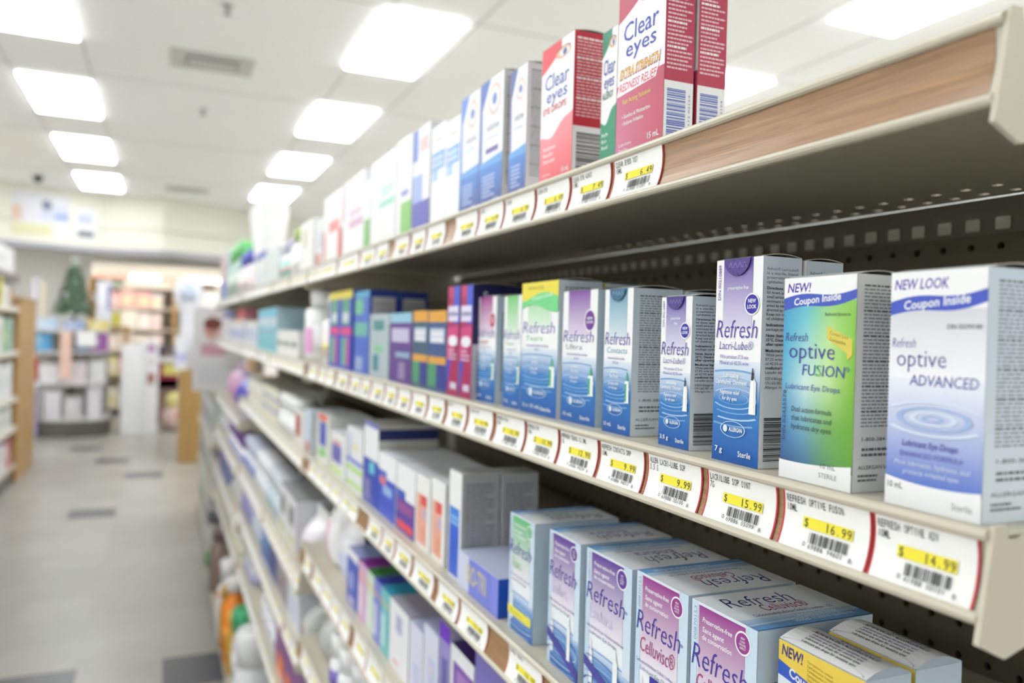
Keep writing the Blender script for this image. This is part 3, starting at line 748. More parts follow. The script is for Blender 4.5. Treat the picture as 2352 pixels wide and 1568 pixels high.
def deck(m, y0, y1, holes):
    """Sheet-steel deck: a turned-down front box, then a thin sheet with rows of slots towards the back."""
    c = STEELC; zt, zb = -.0020, -.0034
    m.box(XF + .002, y0, -.030, XF + .004, y1, -.0036, c); m.box(XF + .004, y0, -.030, XF + .014, y1, -.0285, c)
    xs = [XF + .002]; slots = {}
    if holes:
        for xr, pitch, ph, sx, sy in ((.558, .0254, .4007, .0058, .0066), (.584, .0254, .4300, .0058, .0066)):
            slots[(xr - sx / 2, xr + sx / 2)] = (pitch, ph, sy)
            xs += [xr - sx / 2, xr + sx / 2]
    xs += [XB - .0002]; xs.sort()
    for x0, x1 in zip(xs[:-1], xs[1:]):
        if (x0, x1) not in slots:
            m.box(x0, y0, zb, x1, y1, zt, c); continue
        p, ph, sy = slots[(x0, x1)]; k0 = math.ceil((y0 + .01 - ph) / p); ya = y0
        k = k0
        while ph + k * p + sy < y1 - .01:
            yy = ph + k * p; m.box(x0, ya, zb, x1, yy - sy / 2, zt, c); ya = yy + sy / 2; k += 1
        m.box(x0, ya, zb, x1, y1, zt, c)
def bracket(m, y, s, h=.058):
    """End plate of a shelf: an upright steel plate with a rounded toe and a notch behind the rail."""
    out = [(XF - .006, -.041), (XF + .001, .0012), (XF + .007, .0016), (XF + .0085, -.004), (XF + .016, -.004), (XF + .020, -.0022), (XB - .005, -.0022), (XB - .005, -h), (XF + .13, -h), (XF + .075, -.050), (XF + .05, -.040), (XF + .03, -.041), (XF + .008, -.0475)]
    m.prism([(p[0], p[1]) for p in out], 'Y', y, y + s * .0022, STEELC)
    hk = [(XF + .0215, -.004), (XF + .030, -.0022), (XF + .12, -.0022), (XF + .12, -.036), (XF + .04, -.036), (XF + .027, -.030)]
    m.prism(hk, 'Y', y - s * .0016, y - s * .0002, STEELC)
def store_shelf(y0, y1, z, label, holes=False, lip=LIPH, tilt=0.0, near_bracket=True):
    t = thing('store_shelf', label, 'shelf', (0, y0, z), 0, 'cream steel shelves of the stocked run'); t.rotation_euler[0] = tilt
    L = y1 - y0; m = MB(); 
    m2 = MB(); deck(m2, 0.0, L, False) if not holes else deck_at(m2, y0, L)
    m2.build('shelf_deck', STEEL, t)
    rail(m, 0, L, lip, STEELC); pr = m.build('price_rail', STEEL, t)
    m = MB(); n = 8
    for k in range(n):
        a, b = lip_pt(.06 + .88 * k / n, .0003, lip), lip_pt(.06 + .88 * (k + 1) / n, .0003, lip)
        m.face([(a.x, L, a.z), (a.x, .004, a.z), (b.x, .004, b.z), (b.x, L, b.z)], WH, True)
    m.build('wood_insert', WOOD, pr)
    if holes:      # cream tabs on a strip, added as spots of light through the slots
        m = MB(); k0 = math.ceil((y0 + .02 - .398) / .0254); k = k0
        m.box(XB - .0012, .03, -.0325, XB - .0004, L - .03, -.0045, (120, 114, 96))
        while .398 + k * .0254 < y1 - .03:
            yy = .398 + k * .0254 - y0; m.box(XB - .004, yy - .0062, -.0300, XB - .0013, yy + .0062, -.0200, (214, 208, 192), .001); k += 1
        m.build('light_spot_tabs', STEEL, t)
    m = MB(); bracket(m, 0.0, -1); m.build('end_bracket', STEEL, t)
    m = MB(); bracket(m, L, 1); m.build('end_bracket', STEEL, t)
    return t
def deck_at(m, y0, L):
    k = len(m.v); deck(m, y0, y0 + L, True); m.v[k:] = [(p[0], p[1] - y0, p[2]) for p in m.v[k:]]

SEC = [(.197, 1.703), (1.708, 3.205), (3.21, 4.70)]
SECN = ['nearest', 'middle', 'far']; SECN = ['end', 'second', 'third']
SHELVES = {  # section: list of (key, z, lip height, words)
    0: [('top', 1.4915, LIPH, 'top'), ('mid', 1.3045, LIPH, 'eye-level'), ('low', 1.1135, LIPH, 'third-down'), ('four', .928, .044, 'fourth-down'), ('five', .735, .044, 'fifth-down'), ('six', .50, .044, 'sixth-down')],
    1: [('top', 1.4975, LIPH, 'top'), ('mid', 1.3045, LIPH, 'eye-level'), ('low', 1.1120, LIPH, 'third-down'), ('four', .862, .05, 'fourth-down'), ('five', .695, .036, 'fifth-down'), ('six', .505, .036, 'sixth-down')],
    2: [('top', 1.5035, LIPH, 'top'), ('mid', 1.3045, LIPH, 'eye-level'), ('low', 1.020, LIPH, 'third-down'), ('four', .845, .05, 'fourth-down'), ('five', .640, .036, 'fifth-down'), ('six', .50, .036, 'sixth-down')]}
ZS = {}
for si, (a, b) in enumerate(SEC):
    sec = SECN[si]
    t = thing('gondola_unit', f'cream steel shelving upright unit with brown pegboard back, {sec} of the stocked run', 'shelving', (0, a, 0), 0, 'upright units of the stocked run')
    L = b - a; m = MB(); ZP = SHELVES[si][0][1] - .0040
    for yy in (0.012, L - .012): m.box(XB + .0003, yy - .012, 0.0, XB + .03, yy + .012, ZP, (214, 211, 200), .001)
    m.build('upright_post', STEEL, t)
    m = MB(); PB = (112, 105, 86); X = XB
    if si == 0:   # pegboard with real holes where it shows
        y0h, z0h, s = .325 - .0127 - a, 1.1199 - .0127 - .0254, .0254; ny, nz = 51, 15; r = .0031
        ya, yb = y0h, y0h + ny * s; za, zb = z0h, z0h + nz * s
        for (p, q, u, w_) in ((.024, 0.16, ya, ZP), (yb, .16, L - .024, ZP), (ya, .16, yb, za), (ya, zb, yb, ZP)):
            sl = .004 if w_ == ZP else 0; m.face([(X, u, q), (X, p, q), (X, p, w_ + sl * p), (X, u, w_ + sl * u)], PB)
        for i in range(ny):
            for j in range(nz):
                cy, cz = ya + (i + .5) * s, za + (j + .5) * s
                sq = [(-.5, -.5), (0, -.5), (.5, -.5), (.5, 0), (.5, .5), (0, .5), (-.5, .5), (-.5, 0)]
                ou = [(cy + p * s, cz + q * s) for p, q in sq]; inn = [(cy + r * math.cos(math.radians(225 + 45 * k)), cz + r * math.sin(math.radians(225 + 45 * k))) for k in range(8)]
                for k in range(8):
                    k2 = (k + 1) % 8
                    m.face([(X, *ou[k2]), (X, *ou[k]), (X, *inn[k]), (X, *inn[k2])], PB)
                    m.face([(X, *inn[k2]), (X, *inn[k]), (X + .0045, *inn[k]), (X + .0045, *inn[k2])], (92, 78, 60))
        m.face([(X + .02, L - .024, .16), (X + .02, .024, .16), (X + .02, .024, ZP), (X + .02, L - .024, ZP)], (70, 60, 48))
    else:
        m.box(X, .024, .16, X + .005, L - .024, ZP, PB)
    m.build('back_panel', BOARD, t)
    m = MB(); m.box(XB + .02, .024, .16, XB + .026, L - .024, ZP, (150, 132, 104)); m.build('rear_panel', BOARD, t)
    m = MB(); m.box(.238, 0, .118, XB - .01, L, .132, STEELC, .001); m.box(.236, 0, .088, .240, L, .134, STEELC, .001); m.build('base_deck', STEEL, t)
    m = MB(); m.box(.262, .002, 0, .272, L - .002, .117, (120, 116, 108)); m.build('kick_plate', STEEL, t)
    for key, z, lip, wd in SHELVES[si]:
        ZS[(si, key)] = z
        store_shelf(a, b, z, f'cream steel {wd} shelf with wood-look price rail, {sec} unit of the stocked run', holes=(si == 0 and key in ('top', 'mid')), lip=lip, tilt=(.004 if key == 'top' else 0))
    ZS[(si, 'base')] = .1335
def sec_of(y):
    return 0 if y < SEC[0][1] else 1 if y < SEC[1][1] else 2
def deck_z(key, y):
    si = sec_of(y); z = ZS[(si, key)]
    return z - (.0019 if key != 'base' else -.0007) + (.004 * (y - SEC[si][0]) if key == 'top' else 0)

# ------------------------------------------------------------------ price tags
def price_tag(key, y0, y1, lines, price, code, label, half=None):
    """Paper label slid into the concave rail; y1 is its far end, y0 its near end."""
    si = sec_of((y0 + y1) / 2); z = ZS[(si, key)]; lip = dict((k, l) for k, _, l, _ in SHELVES[si])[key]
    zz = z + (.004 * ((y0 + y1) / 2 - SEC[si][0]) if key == 'top' else 0)
    w_ = y1 - y0; m = MB(); hh = lip * .765
    def place(u, v, l):
        p = lip_pt(.105 + .765 * v, .0008 + 3.0 * l, lip); return Vector((p.x, w_ / 2 - u * w_, p.z))
    F = Face(m, place, w_, hh)
    def sheet(x0, x1, v0, v1, c):
        l = F.up()
        for k in range(14):
            a, b = v0 + (v1 - v0) * k / 14, v0 + (v1 - v0) * (k + 1) / 14
            m.face([place(x0, a, l), place(x1, a, l), place(x1, b, l), place(x0, b, l)], c)
    sheet(0, 1, 0, 1, (196, 48, 66)); e = .0007 / w_
    sheet(e * 1.6, 1 - e * 1.6, .016, .98, (244, 244, 242)); F.k += 4
    if lines:
        n = max(len(t) for t in lines); pitch = min(.0335, .80 / n)
        for i, t in enumerate(lines): F.mono(t, .045, pitch, .80 - .155 * i, .125, (30, 30, 34), .004)
    if price:
        sheet(.26, .82, .42, .61, (242, 228, 66)); F.text('$', .28, .325, .445, .14, INK)
        F.mono(price, .825 - .062 * len(price), .060, .435, .15, INK)
    if code:
        F.barcode(.36, .19, .80, .37, n=24, seed=len(label)); F.mono('0', .30, .04, .12, .075, INK); F.mono(code, .37, .036, .10, .08, INK); F.mono('8', .82, .04, .09, .075, INK)
    o = m.build('price_tag', PAPER, loc=(0, (y0 + y1) / 2, zz)); tag(o, label, 'price tag', 'paper price tags in the shelf rails')
    return o

PRODUCTS = [
    ('mid', 'eye_drop_carton', 'white and blue carton with coupon wave and water rings', 'carton', 0.2073, 0.252, 0.286, 0.0981, 0.045, 'advanced', {'sidec': (206, 220, 234)}, 1, 0, {'side': 'info'}),
    ('mid', 'eye_drop_carton', 'green and teal carton with yellow tag and blue coupon wave on the eye-level shelf', 'carton', 0.2708, 0.3174, 0.287, 0.0992, 0.032, 'fusion', {'sidec': (228, 226, 222), 'seed': 6}, 1, 0, {'side': 'info'}),
    ('mid', 'ointment_carton', 'tall slim carton with violet top panel and dark blue round badge, larger of the two', 'carton', 0.3368, 0.3761, 0.29, 0.1126, 0.026, 'refresh', {'pc': (88, 56, 166), 'sub': 'Lacri-Lube®', 'sc': (74, 48, 168), 'badge': (40, 28, 160), 'seal': 1, 'din': 'DIN 00210889', 'pf': ['preservative free'], 'vol': '7 g', 'bottle': 'tube', 'fine': ['White petrolatum 57.3% w/w', 'Mineral oil 42.5% w/w'], 'use': ['Lubricating', 'Ophthalmic Ointment'], 'use2': ['Nighttime relief', 'for dry eyes']}, 1, 1, {'side': 'lacri'}),
    ('mid', 'ointment_carton', 'short slim carton with violet top panel and dark blue round badge, smaller of the two', 'carton', 0.4032, 0.4364, 0.294, 0.0938, 0.026, 'refresh', {'pc': (92, 70, 172), 'sub': 'Lacri-Lube®', 'sc': (74, 48, 168), 'badge': (40, 28, 160), 'seal': 1, 'din': 'DIN 00210889', 'pf': ['preservative', 'free'], 'vol': '3.5 g', 'bottle': 'tube', 'fine': ['White petrolatum 57.3% w/w', 'Mineral oil 42.5% w/w'], 'use': ['Lubricating', 'Ophthalmic Ointment'], 'use2': ['Nighttime relief', 'for dry eyes']}, 1, 0, {'side': 'lacri'}),
    ('mid', 'eye_drop_carton', 'carton with teal top panel and grey printed side, on the eye-level shelf', 'carton', 0.47, 0.5085, 0.294, 0.1017, 0.04, 'refresh', {'pc': (70, 146, 176), 'sub': 'Contacts', 'sc': (110, 170, 190), 'vol': '15 mL', 'seal': 1}, 1, 1, {'side': 'info'}),
    ('mid', 'eye_drop_carton', 'carton with purple top panel and small purple badge, on the eye-level shelf', 'carton', 0.5241, 0.5806, 0.297, 0.103, 0.04, 'refresh', {'pc': (120, 64, 160), 'sub': 'Ultra', 'sc': (130, 130, 150), 'badge': (112, 52, 150), 'vol': '15 mL', 'subx': 0.6}, 1, 0, {'side': 'ladder'}),
    ('mid', 'eye_drop_carton', 'green panelled carton with a bright yellow band across its top', 'carton', 0.5844, 0.6565, 0.295, 0.1131, 0.04, 'refresh', {'pc': (120, 206, 116), 'sub': 'Tears', 'sc': (120, 206, 140), 'band': (238, 222, 70), 'vol': '2 x 15 mL', 'subx': 0.6}, 1, 1, {'side': 'info'}),
    ('mid', 'eye_drop_carton', 'plain green panelled carton beside the yellow-banded one', 'carton', 0.6619, 0.7025, 0.297, 0.1034, 0.036, 'refresh', {'pc': (110, 200, 110), 'sub': 'Tears', 'sc': (120, 206, 140), 'vol': '15 mL', 'subx': 0.6}, 1, 0, {'side': 'ladder'}),
    ('mid', 'eye_drop_carton', 'carton with magenta top panel beside the red and blue cartons', 'carton', 0.721, 0.7742, 0.297, 0.1045, 0.03, 'refresh', {'pc': (160, 48, 140), 'sub': 'Liquigel', 'sc': (200, 90, 110), 'badge': (190, 60, 100), 'vol': '15 mL', 'subx': 0.6}, 1, 0, {'side': 'ladder'}),
    ('mid', 'eye_drop_carton', 'narrow red and blue carton with navy side, nearer of a pair', 'carton', 0.7683, 0.8051, 0.29, 0.1176, 0.055, 'redblue', {'sidec': (30, 26, 84)}, 1, 0, {'side': {'c': (30, 26, 84), 'b': [(0, 0, 1, 0.48, (196, 190, 196))], 'p': [(0.1, 0.05, 0.9, 0.44, 10, (90, 84, 90))], 't': [('Systane', 0.2, 0.85, 0.86, 0.08, (214, 214, 232))]}}),
    ('mid', 'eye_drop_carton', 'narrow red and blue carton with navy side, farther of a pair', 'carton', 0.8079, 0.8466, 0.29, 0.118, 0.05, 'redblue', {'sidec': (30, 26, 84)}, 1, 0, {'side': {'c': (30, 26, 84), 'b': [(0, 0, 1, 0.48, (196, 190, 196))], 't': [('Systane', 0.2, 0.85, 0.86, 0.08, (214, 214, 232))]}}),
    ('mid', 'eye_drop_carton', 'navy carton with orange top and green foot, nearer of a pair', 'carton', 0.8496, 0.9153, 0.29, 0.0926, 0.04, 'bands', {'c': (56, 84, 140), 'b': [(0, 0.86, 1, 1, (226, 164, 60)), (0, 0.34, 1, 0.43, (220, 160, 64)), (0, 0.05, 0.5, 0.34, (74, 150, 110)), (0.5, 0.05, 1, 0.34, (44, 52, 140)), (0.1, 0.6, 0.9, 0.78, (200, 208, 226))], 'p': [(0.15, 0.62, 0.85, 0.76, 2, (240, 240, 244))]}, 0, 0, {}),
    ('mid', 'eye_drop_carton', 'navy carton with orange top and green foot, farther of a pair', 'carton', 0.9187, 0.9788, 0.29, 0.0936, 0.04, 'bands', {'c': (60, 92, 120), 'b': [(0, 0.86, 1, 1, (226, 164, 60)), (0, 0.34, 1, 0.43, (220, 160, 64)), (0, 0.05, 0.5, 0.34, (74, 150, 110)), (0.5, 0.05, 1, 0.34, (44, 52, 140)), (0.1, 0.6, 0.9, 0.78, (200, 208, 226))], 'p': [(0.15, 0.62, 0.85, 0.76, 2, (240, 240, 244))]}, 0, 0, {}),
    ('mid', 'eye_drop_carton', 'purple carton with pale blue top on the eye-level shelf', 'carton', 0.9866, 1.0913, 0.29, 0.0923, 0.04, 'bands', {'c': (92, 58, 140), 'b': [(0, 0.86, 1, 1, (150, 196, 220)), (0.1, 0.58, 0.9, 0.78, (196, 190, 222)), (0.3, 0.36, 0.95, 0.44, (140, 170, 200)), (0.45, 0.05, 0.75, 0.3, (150, 130, 170))]}, 0, 0, {}),
    ('mid', 'eye_drop_carton', 'silver grey carton with teal print on the eye-level shelf', 'carton', 1.096, 1.2093, 0.29, 0.0926, 0.04, 'bands', {'c': (176, 190, 196), 'b': [(0.2, 0.74, 0.75, 0.9, (70, 140, 140)), (0.3, 0.4, 0.7, 0.5, (120, 200, 140)), (0.2, 0.1, 0.5, 0.36, (70, 130, 150))]}, 0, 0, {}),
    ('mid', 'eye_wash_carton', 'tall blue and green carton with grey side panel', 'carton', 1.2149, 1.3155, 0.29, 0.1303, 0.045, 'bands', {'c': (70, 104, 200), 'b': [(0, 0.72, 0.6, 0.9, (110, 190, 150)), (0, 0.45, 0.9, 0.62, (110, 180, 170)), (0.1, 0.03, 0.6, 0.2, (150, 170, 210)), (0, 0.92, 1, 1, (90, 170, 210))]}, 0, 1, {'side': {'c': (40, 64, 160), 'b': [(0.1, 0.05, 0.9, 0.92, (196, 196, 196))], 'p': [(0.15, 0.1, 0.85, 0.88, 16, (150, 150, 154))]}}),
    ('mid', 'eye_wash_carton', 'blue carton with yellow top, green panel and red stripe', 'carton', 1.3355, 1.5345, 0.29, 0.1361, 0.05, 'bands', {'c': (64, 74, 190), 'b': [(0, 0.9, 1, 1, (238, 220, 80)), (0.18, 0.56, 0.78, 0.9, (90, 160, 130)), (0.1, 0.44, 0.95, 0.53, (224, 60, 130)), (0.2, 0.05, 0.7, 0.4, (100, 180, 150)), (0.55, 0.05, 0.8, 0.4, (190, 60, 150)), (0.25, 0.6, 0.7, 0.72, (220, 226, 230))]}, 0, 0, {'side': {'c': (40, 56, 180)}}),
    ('mid', 'eye_wash_bottle', 'slim white bottle with yellow and pink label', 'bottle', 1.5389, 1.6215, 0.29, 0.1375, 0.05, 'BOT', {'sh': 0.88, 'r': 0.05, 'body': (244, 243, 240), 'cap': (246, 246, 246), 'caph': 0.045, 'lab': (240, 214, 206), 'stripe': (232, 222, 130)}, 0, 0, {}),
    ('mid', 'eye_wash_bottle', 'tall white bottle with a pink stripe', 'bottle', 1.712, 1.8752, 0.29, 0.1534, 0.05, 'BOT', {'sh': 0.9, 'r': 0.1, 'body': (244, 244, 243), 'cap': (246, 246, 246), 'caph': 0.035, 'lab': (244, 243, 246), 'pink': 1}, 0, 0, {}),
    ('mid', 'contact_lens_carton', 'low white carton with grey band under a white lid', 'carton', 1.9072, 2.2771, 0.29, 0.0629, 0.1, 'bands', {'c': (240, 240, 238), 'b': [(0.1, 0.36, 0.8, 0.58, (128, 142, 144)), (0, 0.75, 1, 0.8, (214, 210, 196))]}, 0, 0, {}),
    ('mid', 'contact_lens_carton', 'teal and white carton with pale blue top panel', 'carton', 2.2954, 2.7578, 0.29, 0.1261, 0.1, 'bands', {'c': (150, 206, 220), 'b': [(0, 0.78, 1, 1, (120, 196, 220)), (0.0, 0.62, 1, 0.78, (206, 214, 226)), (0, 0.05, 0.8, 0.36, (110, 190, 204)), (0.2, 0.4, 0.7, 0.52, (110, 150, 180))]}, 0, 0, {}),
    ('mid', 'contact_lens_carton', 'white and pale blue low carton beside the teal one', 'carton', 2.7843, 3.201, 0.29, 0.0909, 0.1, 'bands', {'c': (222, 226, 234), 'b': [(0.1, 0.3, 0.6, 0.7, (150, 168, 216)), (0, 0.88, 1, 1, (226, 222, 212))]}, 0, 0, {}),
    ('mid', 'contact_lens_carton', 'white carton with blue spot and a red carton above', 'carton', 3.2669, 3.9412, 0.29, 0.0982, 0.1, 'bands', {'c': (228, 228, 234), 'b': [(0.2, 0.2, 0.7, 0.6, (110, 130, 206)), (0, 0.88, 1, 1, (224, 206, 190))]}, 0, 0, {}),
    ('mid', 'contact_lens_carton', 'dark blue carton at the far end of the eye-level shelf', 'carton', 3.9675, 4.4061, 0.29, 0.1479, 0.1, 'bands', {'c': (96, 100, 170), 'b': [(0, 0, 1, 0.75, (224, 222, 226))]}, 0, 0, {}),
    ('top', 'eye_drop_carton', 'tall white and crimson carton with yellow wording on the top shelf', 'carton', 0.4301, 0.4881, 0.287, 0.117, 0.022, 'cleareyes', {'c': (188, 62, 92), 'c2': (206, 118, 154), 'xs': 1, 'yb': 0.45, 'sc2': (186, 50, 84), 'bc': (70, 96, 190), 'sidec': (196, 64, 90)}, 1, 1, {'side': 'clear'}),
    ('top', 'eye_drop_carton', 'white and green carton behind the tall crimson one on the top shelf', 'carton', 0.5105, 0.5334, 0.3, 0.1069, 0.028, 'cleareyes', {'c': (46, 140, 110), 'c2': (40, 150, 110), 'name': 'ALLERGY', 'pts': ['Itch', 'Burn', 'Red'], 'wave': 1, 'sidec': (226, 226, 226)}, 1, 0, {'side': 'fine'}),
    ('top', 'eye_drop_carton', 'white and red carton with red lower wave and black barcode side', 'carton', 0.5557, 0.6138, 0.288, 0.1158, 0.034, 'cleareyes', {'c': (226, 58, 74), 'c2': (240, 140, 150), 'name': 'EYE DROPS', 'pts': ['Redness', 'Itch', 'Dryness'], 'wave': 1, 'sc2': (196, 30, 52), 'bc': (40, 40, 44), 'seed': 5}, 1, 0, {'side': 'clear'}),
    ('top', 'eye_drop_carton', 'white carton with navy foot and pinkish grey printed side', 'carton', 0.6475, 0.6854, 0.29, 0.1187, 0.03, 'navyeye', {'c': (50, 60, 130), 'sidec': (214, 204, 206), 't': 'visine', 'bar': 0}, 1, 0, {'side': 'fine'}),
    ('top', 'eye_drop_carton', 'white carton with round eye picture and deep blue foot, nearer of two', 'carton', 0.701, 0.7614, 0.29, 0.1274, 0.026, 'navyeye', {'sidec': (196, 196, 198)}, 1, 0, {'side': 'fine'}),
    ('top', 'eye_drop_carton', 'white carton with round eye picture and deep blue foot, farther of two', 'carton', 0.7626, 0.8186, 0.29, 0.1264, 0.026, 'navyeye', {'c': (60, 110, 210), 'sidec': (206, 206, 208), 'bar': 0}, 1, 0, {'side': 'fine'}),
    ('top', 'eye_drop_carton', 'white carton with pale blue wording, nearer of a pair on the top shelf', 'carton', 0.82, 0.8666, 0.29, 0.1138, 0.04, 'bands', {'c': (243, 244, 247), 'b': [(0.06, 0.56, 0.94, 0.74, (120, 168, 226)), (0.1, 0.46, 0.5, 0.56, (160, 196, 236)), (0.2, 0.84, 0.8, 0.88, (240, 206, 206))], 'p': [(0.12, 0.6, 0.85, 0.72, 2, (210, 226, 244))]}, 0, 0, {}),
    ('top', 'eye_drop_carton', 'white carton with pale blue wording, farther of a pair on the top shelf', 'carton', 0.8681, 0.9214, 0.29, 0.1184, 0.04, 'bands', {'c': (243, 244, 247), 'b': [(0.06, 0.56, 0.94, 0.74, (120, 168, 226)), (0.1, 0.46, 0.5, 0.56, (160, 196, 236)), (0.2, 0.84, 0.8, 0.88, (240, 206, 206))], 'p': [(0.12, 0.6, 0.85, 0.72, 2, (210, 226, 244))]}, 0, 0, {}),
    ('top', 'eye_drop_carton', 'white and indigo carton with a small round picture', 'carton', 0.9265, 0.9981, 0.29, 0.1307, 0.035, 'bands', {'c': (236, 238, 246), 'b': [(0, 0, 1, 0.3, (70, 70, 176)), (0, 0.3, 0.6, 0.56, (150, 170, 226)), (0, 0.7, 0.3, 1, (90, 120, 210)), (0.4, 0.76, 0.9, 0.9, (222, 190, 190))]}, 0, 0, {'side': {'c': (206, 206, 204)}}),
    ('top', 'eye_drop_carton', 'white carton with a green foot and blue dots', 'carton', 1.0021, 1.0757, 0.29, 0.1337, 0.05, 'bands', {'c': (240, 241, 240), 'b': [(0.3, 0, 1, 0.36, (126, 190, 92)), (0.3, 0.42, 0.8, 0.48, (120, 130, 200))], 'p': [(0.2, 0.6, 0.8, 0.8, 4, (214, 220, 226))]}, 0, 0, {'side': {'c': (222, 220, 216)}}),
    ('top', 'eye_drop_carton', 'broad white carton with pale green wording', 'carton', 1.0802, 1.2215, 0.29, 0.1307, 0.05, 'bands', {'c': (242, 244, 243), 'b': [(0.35, 0.42, 0.95, 0.5, (150, 210, 190)), (0.4, 0.54, 0.9, 0.66, (190, 224, 214))], 'p': [(0.3, 0.08, 0.95, 0.36, 5, (226, 232, 230))]}, 0, 0, {}),
    ('top', 'eye_drop_carton', 'slim white carton with green lower half', 'carton', 1.2271, 1.2651, 0.29, 0.11, 0.04, 'bands', {'c': (240, 242, 240), 'b': [(0, 0, 1, 0.45, (120, 186, 100))]}, 0, 0, {}),
    ('top', 'eye_drop_carton', 'broad white carton with mauve wording', 'carton', 1.2681, 1.4297, 0.29, 0.1324, 0.05, 'bands', {'c': (243, 242, 243), 'b': [(0.3, 0.36, 0.95, 0.46, (212, 172, 200)), (0.3, 0.5, 0.9, 0.6, (220, 196, 214)), (0, 0.5, 0.12, 1, (230, 190, 200))]}, 0, 0, {}),
    ('top', 'eye_drop_carton', 'white carton with red side stripes and red wording', 'carton', 1.4373, 1.6147, 0.29, 0.1311, 0.05, 'bands', {'c': (243, 242, 241), 'b': [(0, 0, 0.1, 0.5, (214, 90, 90)), (0.8, 0, 1, 0.45, (216, 92, 96)), (0.3, 0.45, 0.85, 0.6, (226, 130, 134))]}, 0, 0, {}),
    ('top', 'eye_drop_carton', 'white carton with red foot and grey panel', 'carton', 1.6194, 1.699, 0.29, 0.0992, 0.05, 'bands', {'c': (232, 232, 234), 'b': [(0, 0, 0.6, 0.3, (206, 110, 96)), (0.3, 0.4, 0.9, 0.7, (200, 204, 216))]}, 0, 0, {}),
    ('top', 'eye_drop_carton', 'white carton with beige picture panel', 'carton', 1.7409, 1.9122, 0.29, 0.1117, 0.05, 'bands', {'c': (242, 241, 238), 'b': [(0.2, 0.5, 0.6, 0.85, (214, 210, 190))]}, 0, 0, {}),
    ('top', 'lens_solution_bottle', 'white bottle with a lime green cap', 'bottle', 1.9187, 2.0797, 0.29, 0.119, 0.05, 'BOT', {'r': 0.042, 'body': (243, 243, 241), 'cap': (170, 200, 90), 'caph': 0.03, 'lab': (244, 244, 244)}, 0, 0, {}),
    ('top', 'lens_solution_bottle', 'white bottle with aqua foot label and pink spot', 'bottle', 2.095, 2.2773, 0.29, 0.1038, 0.05, 'BOT', {'r': 0.045, 'body': (228, 232, 240), 'cap': (190, 190, 210), 'caph': 0.03, 'lab': (150, 216, 204), 'stripe': (240, 180, 180)}, 0, 0, {}),
    ('top', 'lens_solution_carton', 'pale aqua and white carton among the white bottles', 'carton', 2.3046, 2.5578, 0.29, 0.0995, 0.07, 'bands', {'c': (232, 236, 236), 'b': [(0, 0, 0.1, 1, (190, 224, 220)), (0.5, 0.2, 0.6, 1, (206, 220, 218))]}, 0, 0, {}),
    ('top', 'lens_solution_carton', 'white carton with a deep blue cap-like top', 'carton', 2.5804, 2.8982, 0.29, 0.1142, 0.07, 'bands', {'c': (234, 236, 238), 'b': [(0, 0.82, 1, 1, (70, 80, 190)), (0, 0, 0.2, 0.5, (170, 206, 226))]}, 0, 0, {}),
    ('top', 'lens_solution_bottle', 'pinkish white bottle with a blue cap', 'bottle', 3.214, 3.598, 0.29, 0.1696, 0.05, 'BOT', {'r': 0.048, 'body': (236, 228, 232), 'cap': (84, 96, 200), 'caph': 0.05, 'lab': (240, 222, 222)}, 0, 0, {}),
    ('top', 'lens_solution_bottle', 'grey green bottle with a bright green cap', 'bottle', 3.6416, 4.1985, 0.29, 0.2427, 0.05, 'BOT', {'r': 0.048, 'body': (176, 204, 196), 'cap': (120, 214, 130), 'caph': 0.07, 'lab': (200, 214, 206)}, 0, 0, {}),
    ('top', 'lens_solution_carton', 'slim blue, orange and white carton at the far end of the top shelf', 'carton', 4.2574, 4.696, 0.29, 0.247, 0.08, 'bands', {'c': (206, 206, 226), 'b': [(0, 0, 1, 0.4, (110, 130, 200)), (0, 0.4, 0.4, 1, (230, 150, 120))]}, 0, 0, {}),
    ('low', 'eye_drop_vial_carton', 'tall magenta panelled carton with upright lettering on its top', 'carton', 0.3271, 0.378, 0.286, 0.1085, 0.08, 'celluvisc', {'pc': (150, 48, 140), 'sub': 'Celluvisc®', 'sc': (170, 60, 120), 'sidec': (204, 220, 234)}, 1, 0, {'flap': 0, 'side': 'cell', 'top': 'cell', 'absY': (0.328, 0.3845)}),
    ('low', 'eye_drop_vial_carton', 'tall magenta panelled carton with upside-down lettering on its top', 'carton', 0.3801, 0.4345, 0.286, 0.1085, 0.08, 'celluvisc', {'pc': (150, 48, 140), 'sub': 'Celluvisc®', 'sc': (170, 60, 120), 'block': 1, 'sidec': (204, 220, 234)}, 1, 0, {'flap': 0, 'side': 'cell', 'top': 'cellr', 'absY': (0.3875, 0.4435)}),
    ('low', 'eye_drop_vial_carton', 'tall carton with violet panel, nearer of two violet ones', 'carton', 0.4557, 0.5148, 0.288, 0.1055, 0.08, 'endura', {'pc': (104, 54, 160), 'sub': 'Endura', 'sc': (120, 80, 180), 'sidec': (200, 216, 232)}, 1, 0, {'flap': 0, 'side': 'ladder', 'top': 'cellr', 'absY': (0.452, 0.514)}),
    ('low', 'eye_drop_vial_carton', 'tall carton with violet panel beside the green panelled one, farther of two violet ones', 'carton', 0.5195, 0.5775, 0.288, 0.1045, 0.08, 'endura', {'pc': (104, 54, 160), 'sub': 'Endura', 'sc': (120, 80, 180), 'sidec': (200, 216, 232)}, 1, 0, {'flap': 0, 'side': 'ladder', 'top': 'cellr', 'absY': (0.523, 0.575)}),
    ('low', 'eye_drop_vial_carton', 'tall carton with green panel and yellow band near its foot', 'carton', 0.5914, 0.6441, 0.288, 0.1015, 0.08, 'greentears', {'pc': (96, 184, 120), 'sub': 'Tears', 'sc': (100, 180, 120), 'sidec': (200, 216, 232)}, 1, 0, {'flap': 0, 'side': 'ladder', 'top': 'cellr', 'absY': (0.603, 0.654)}),
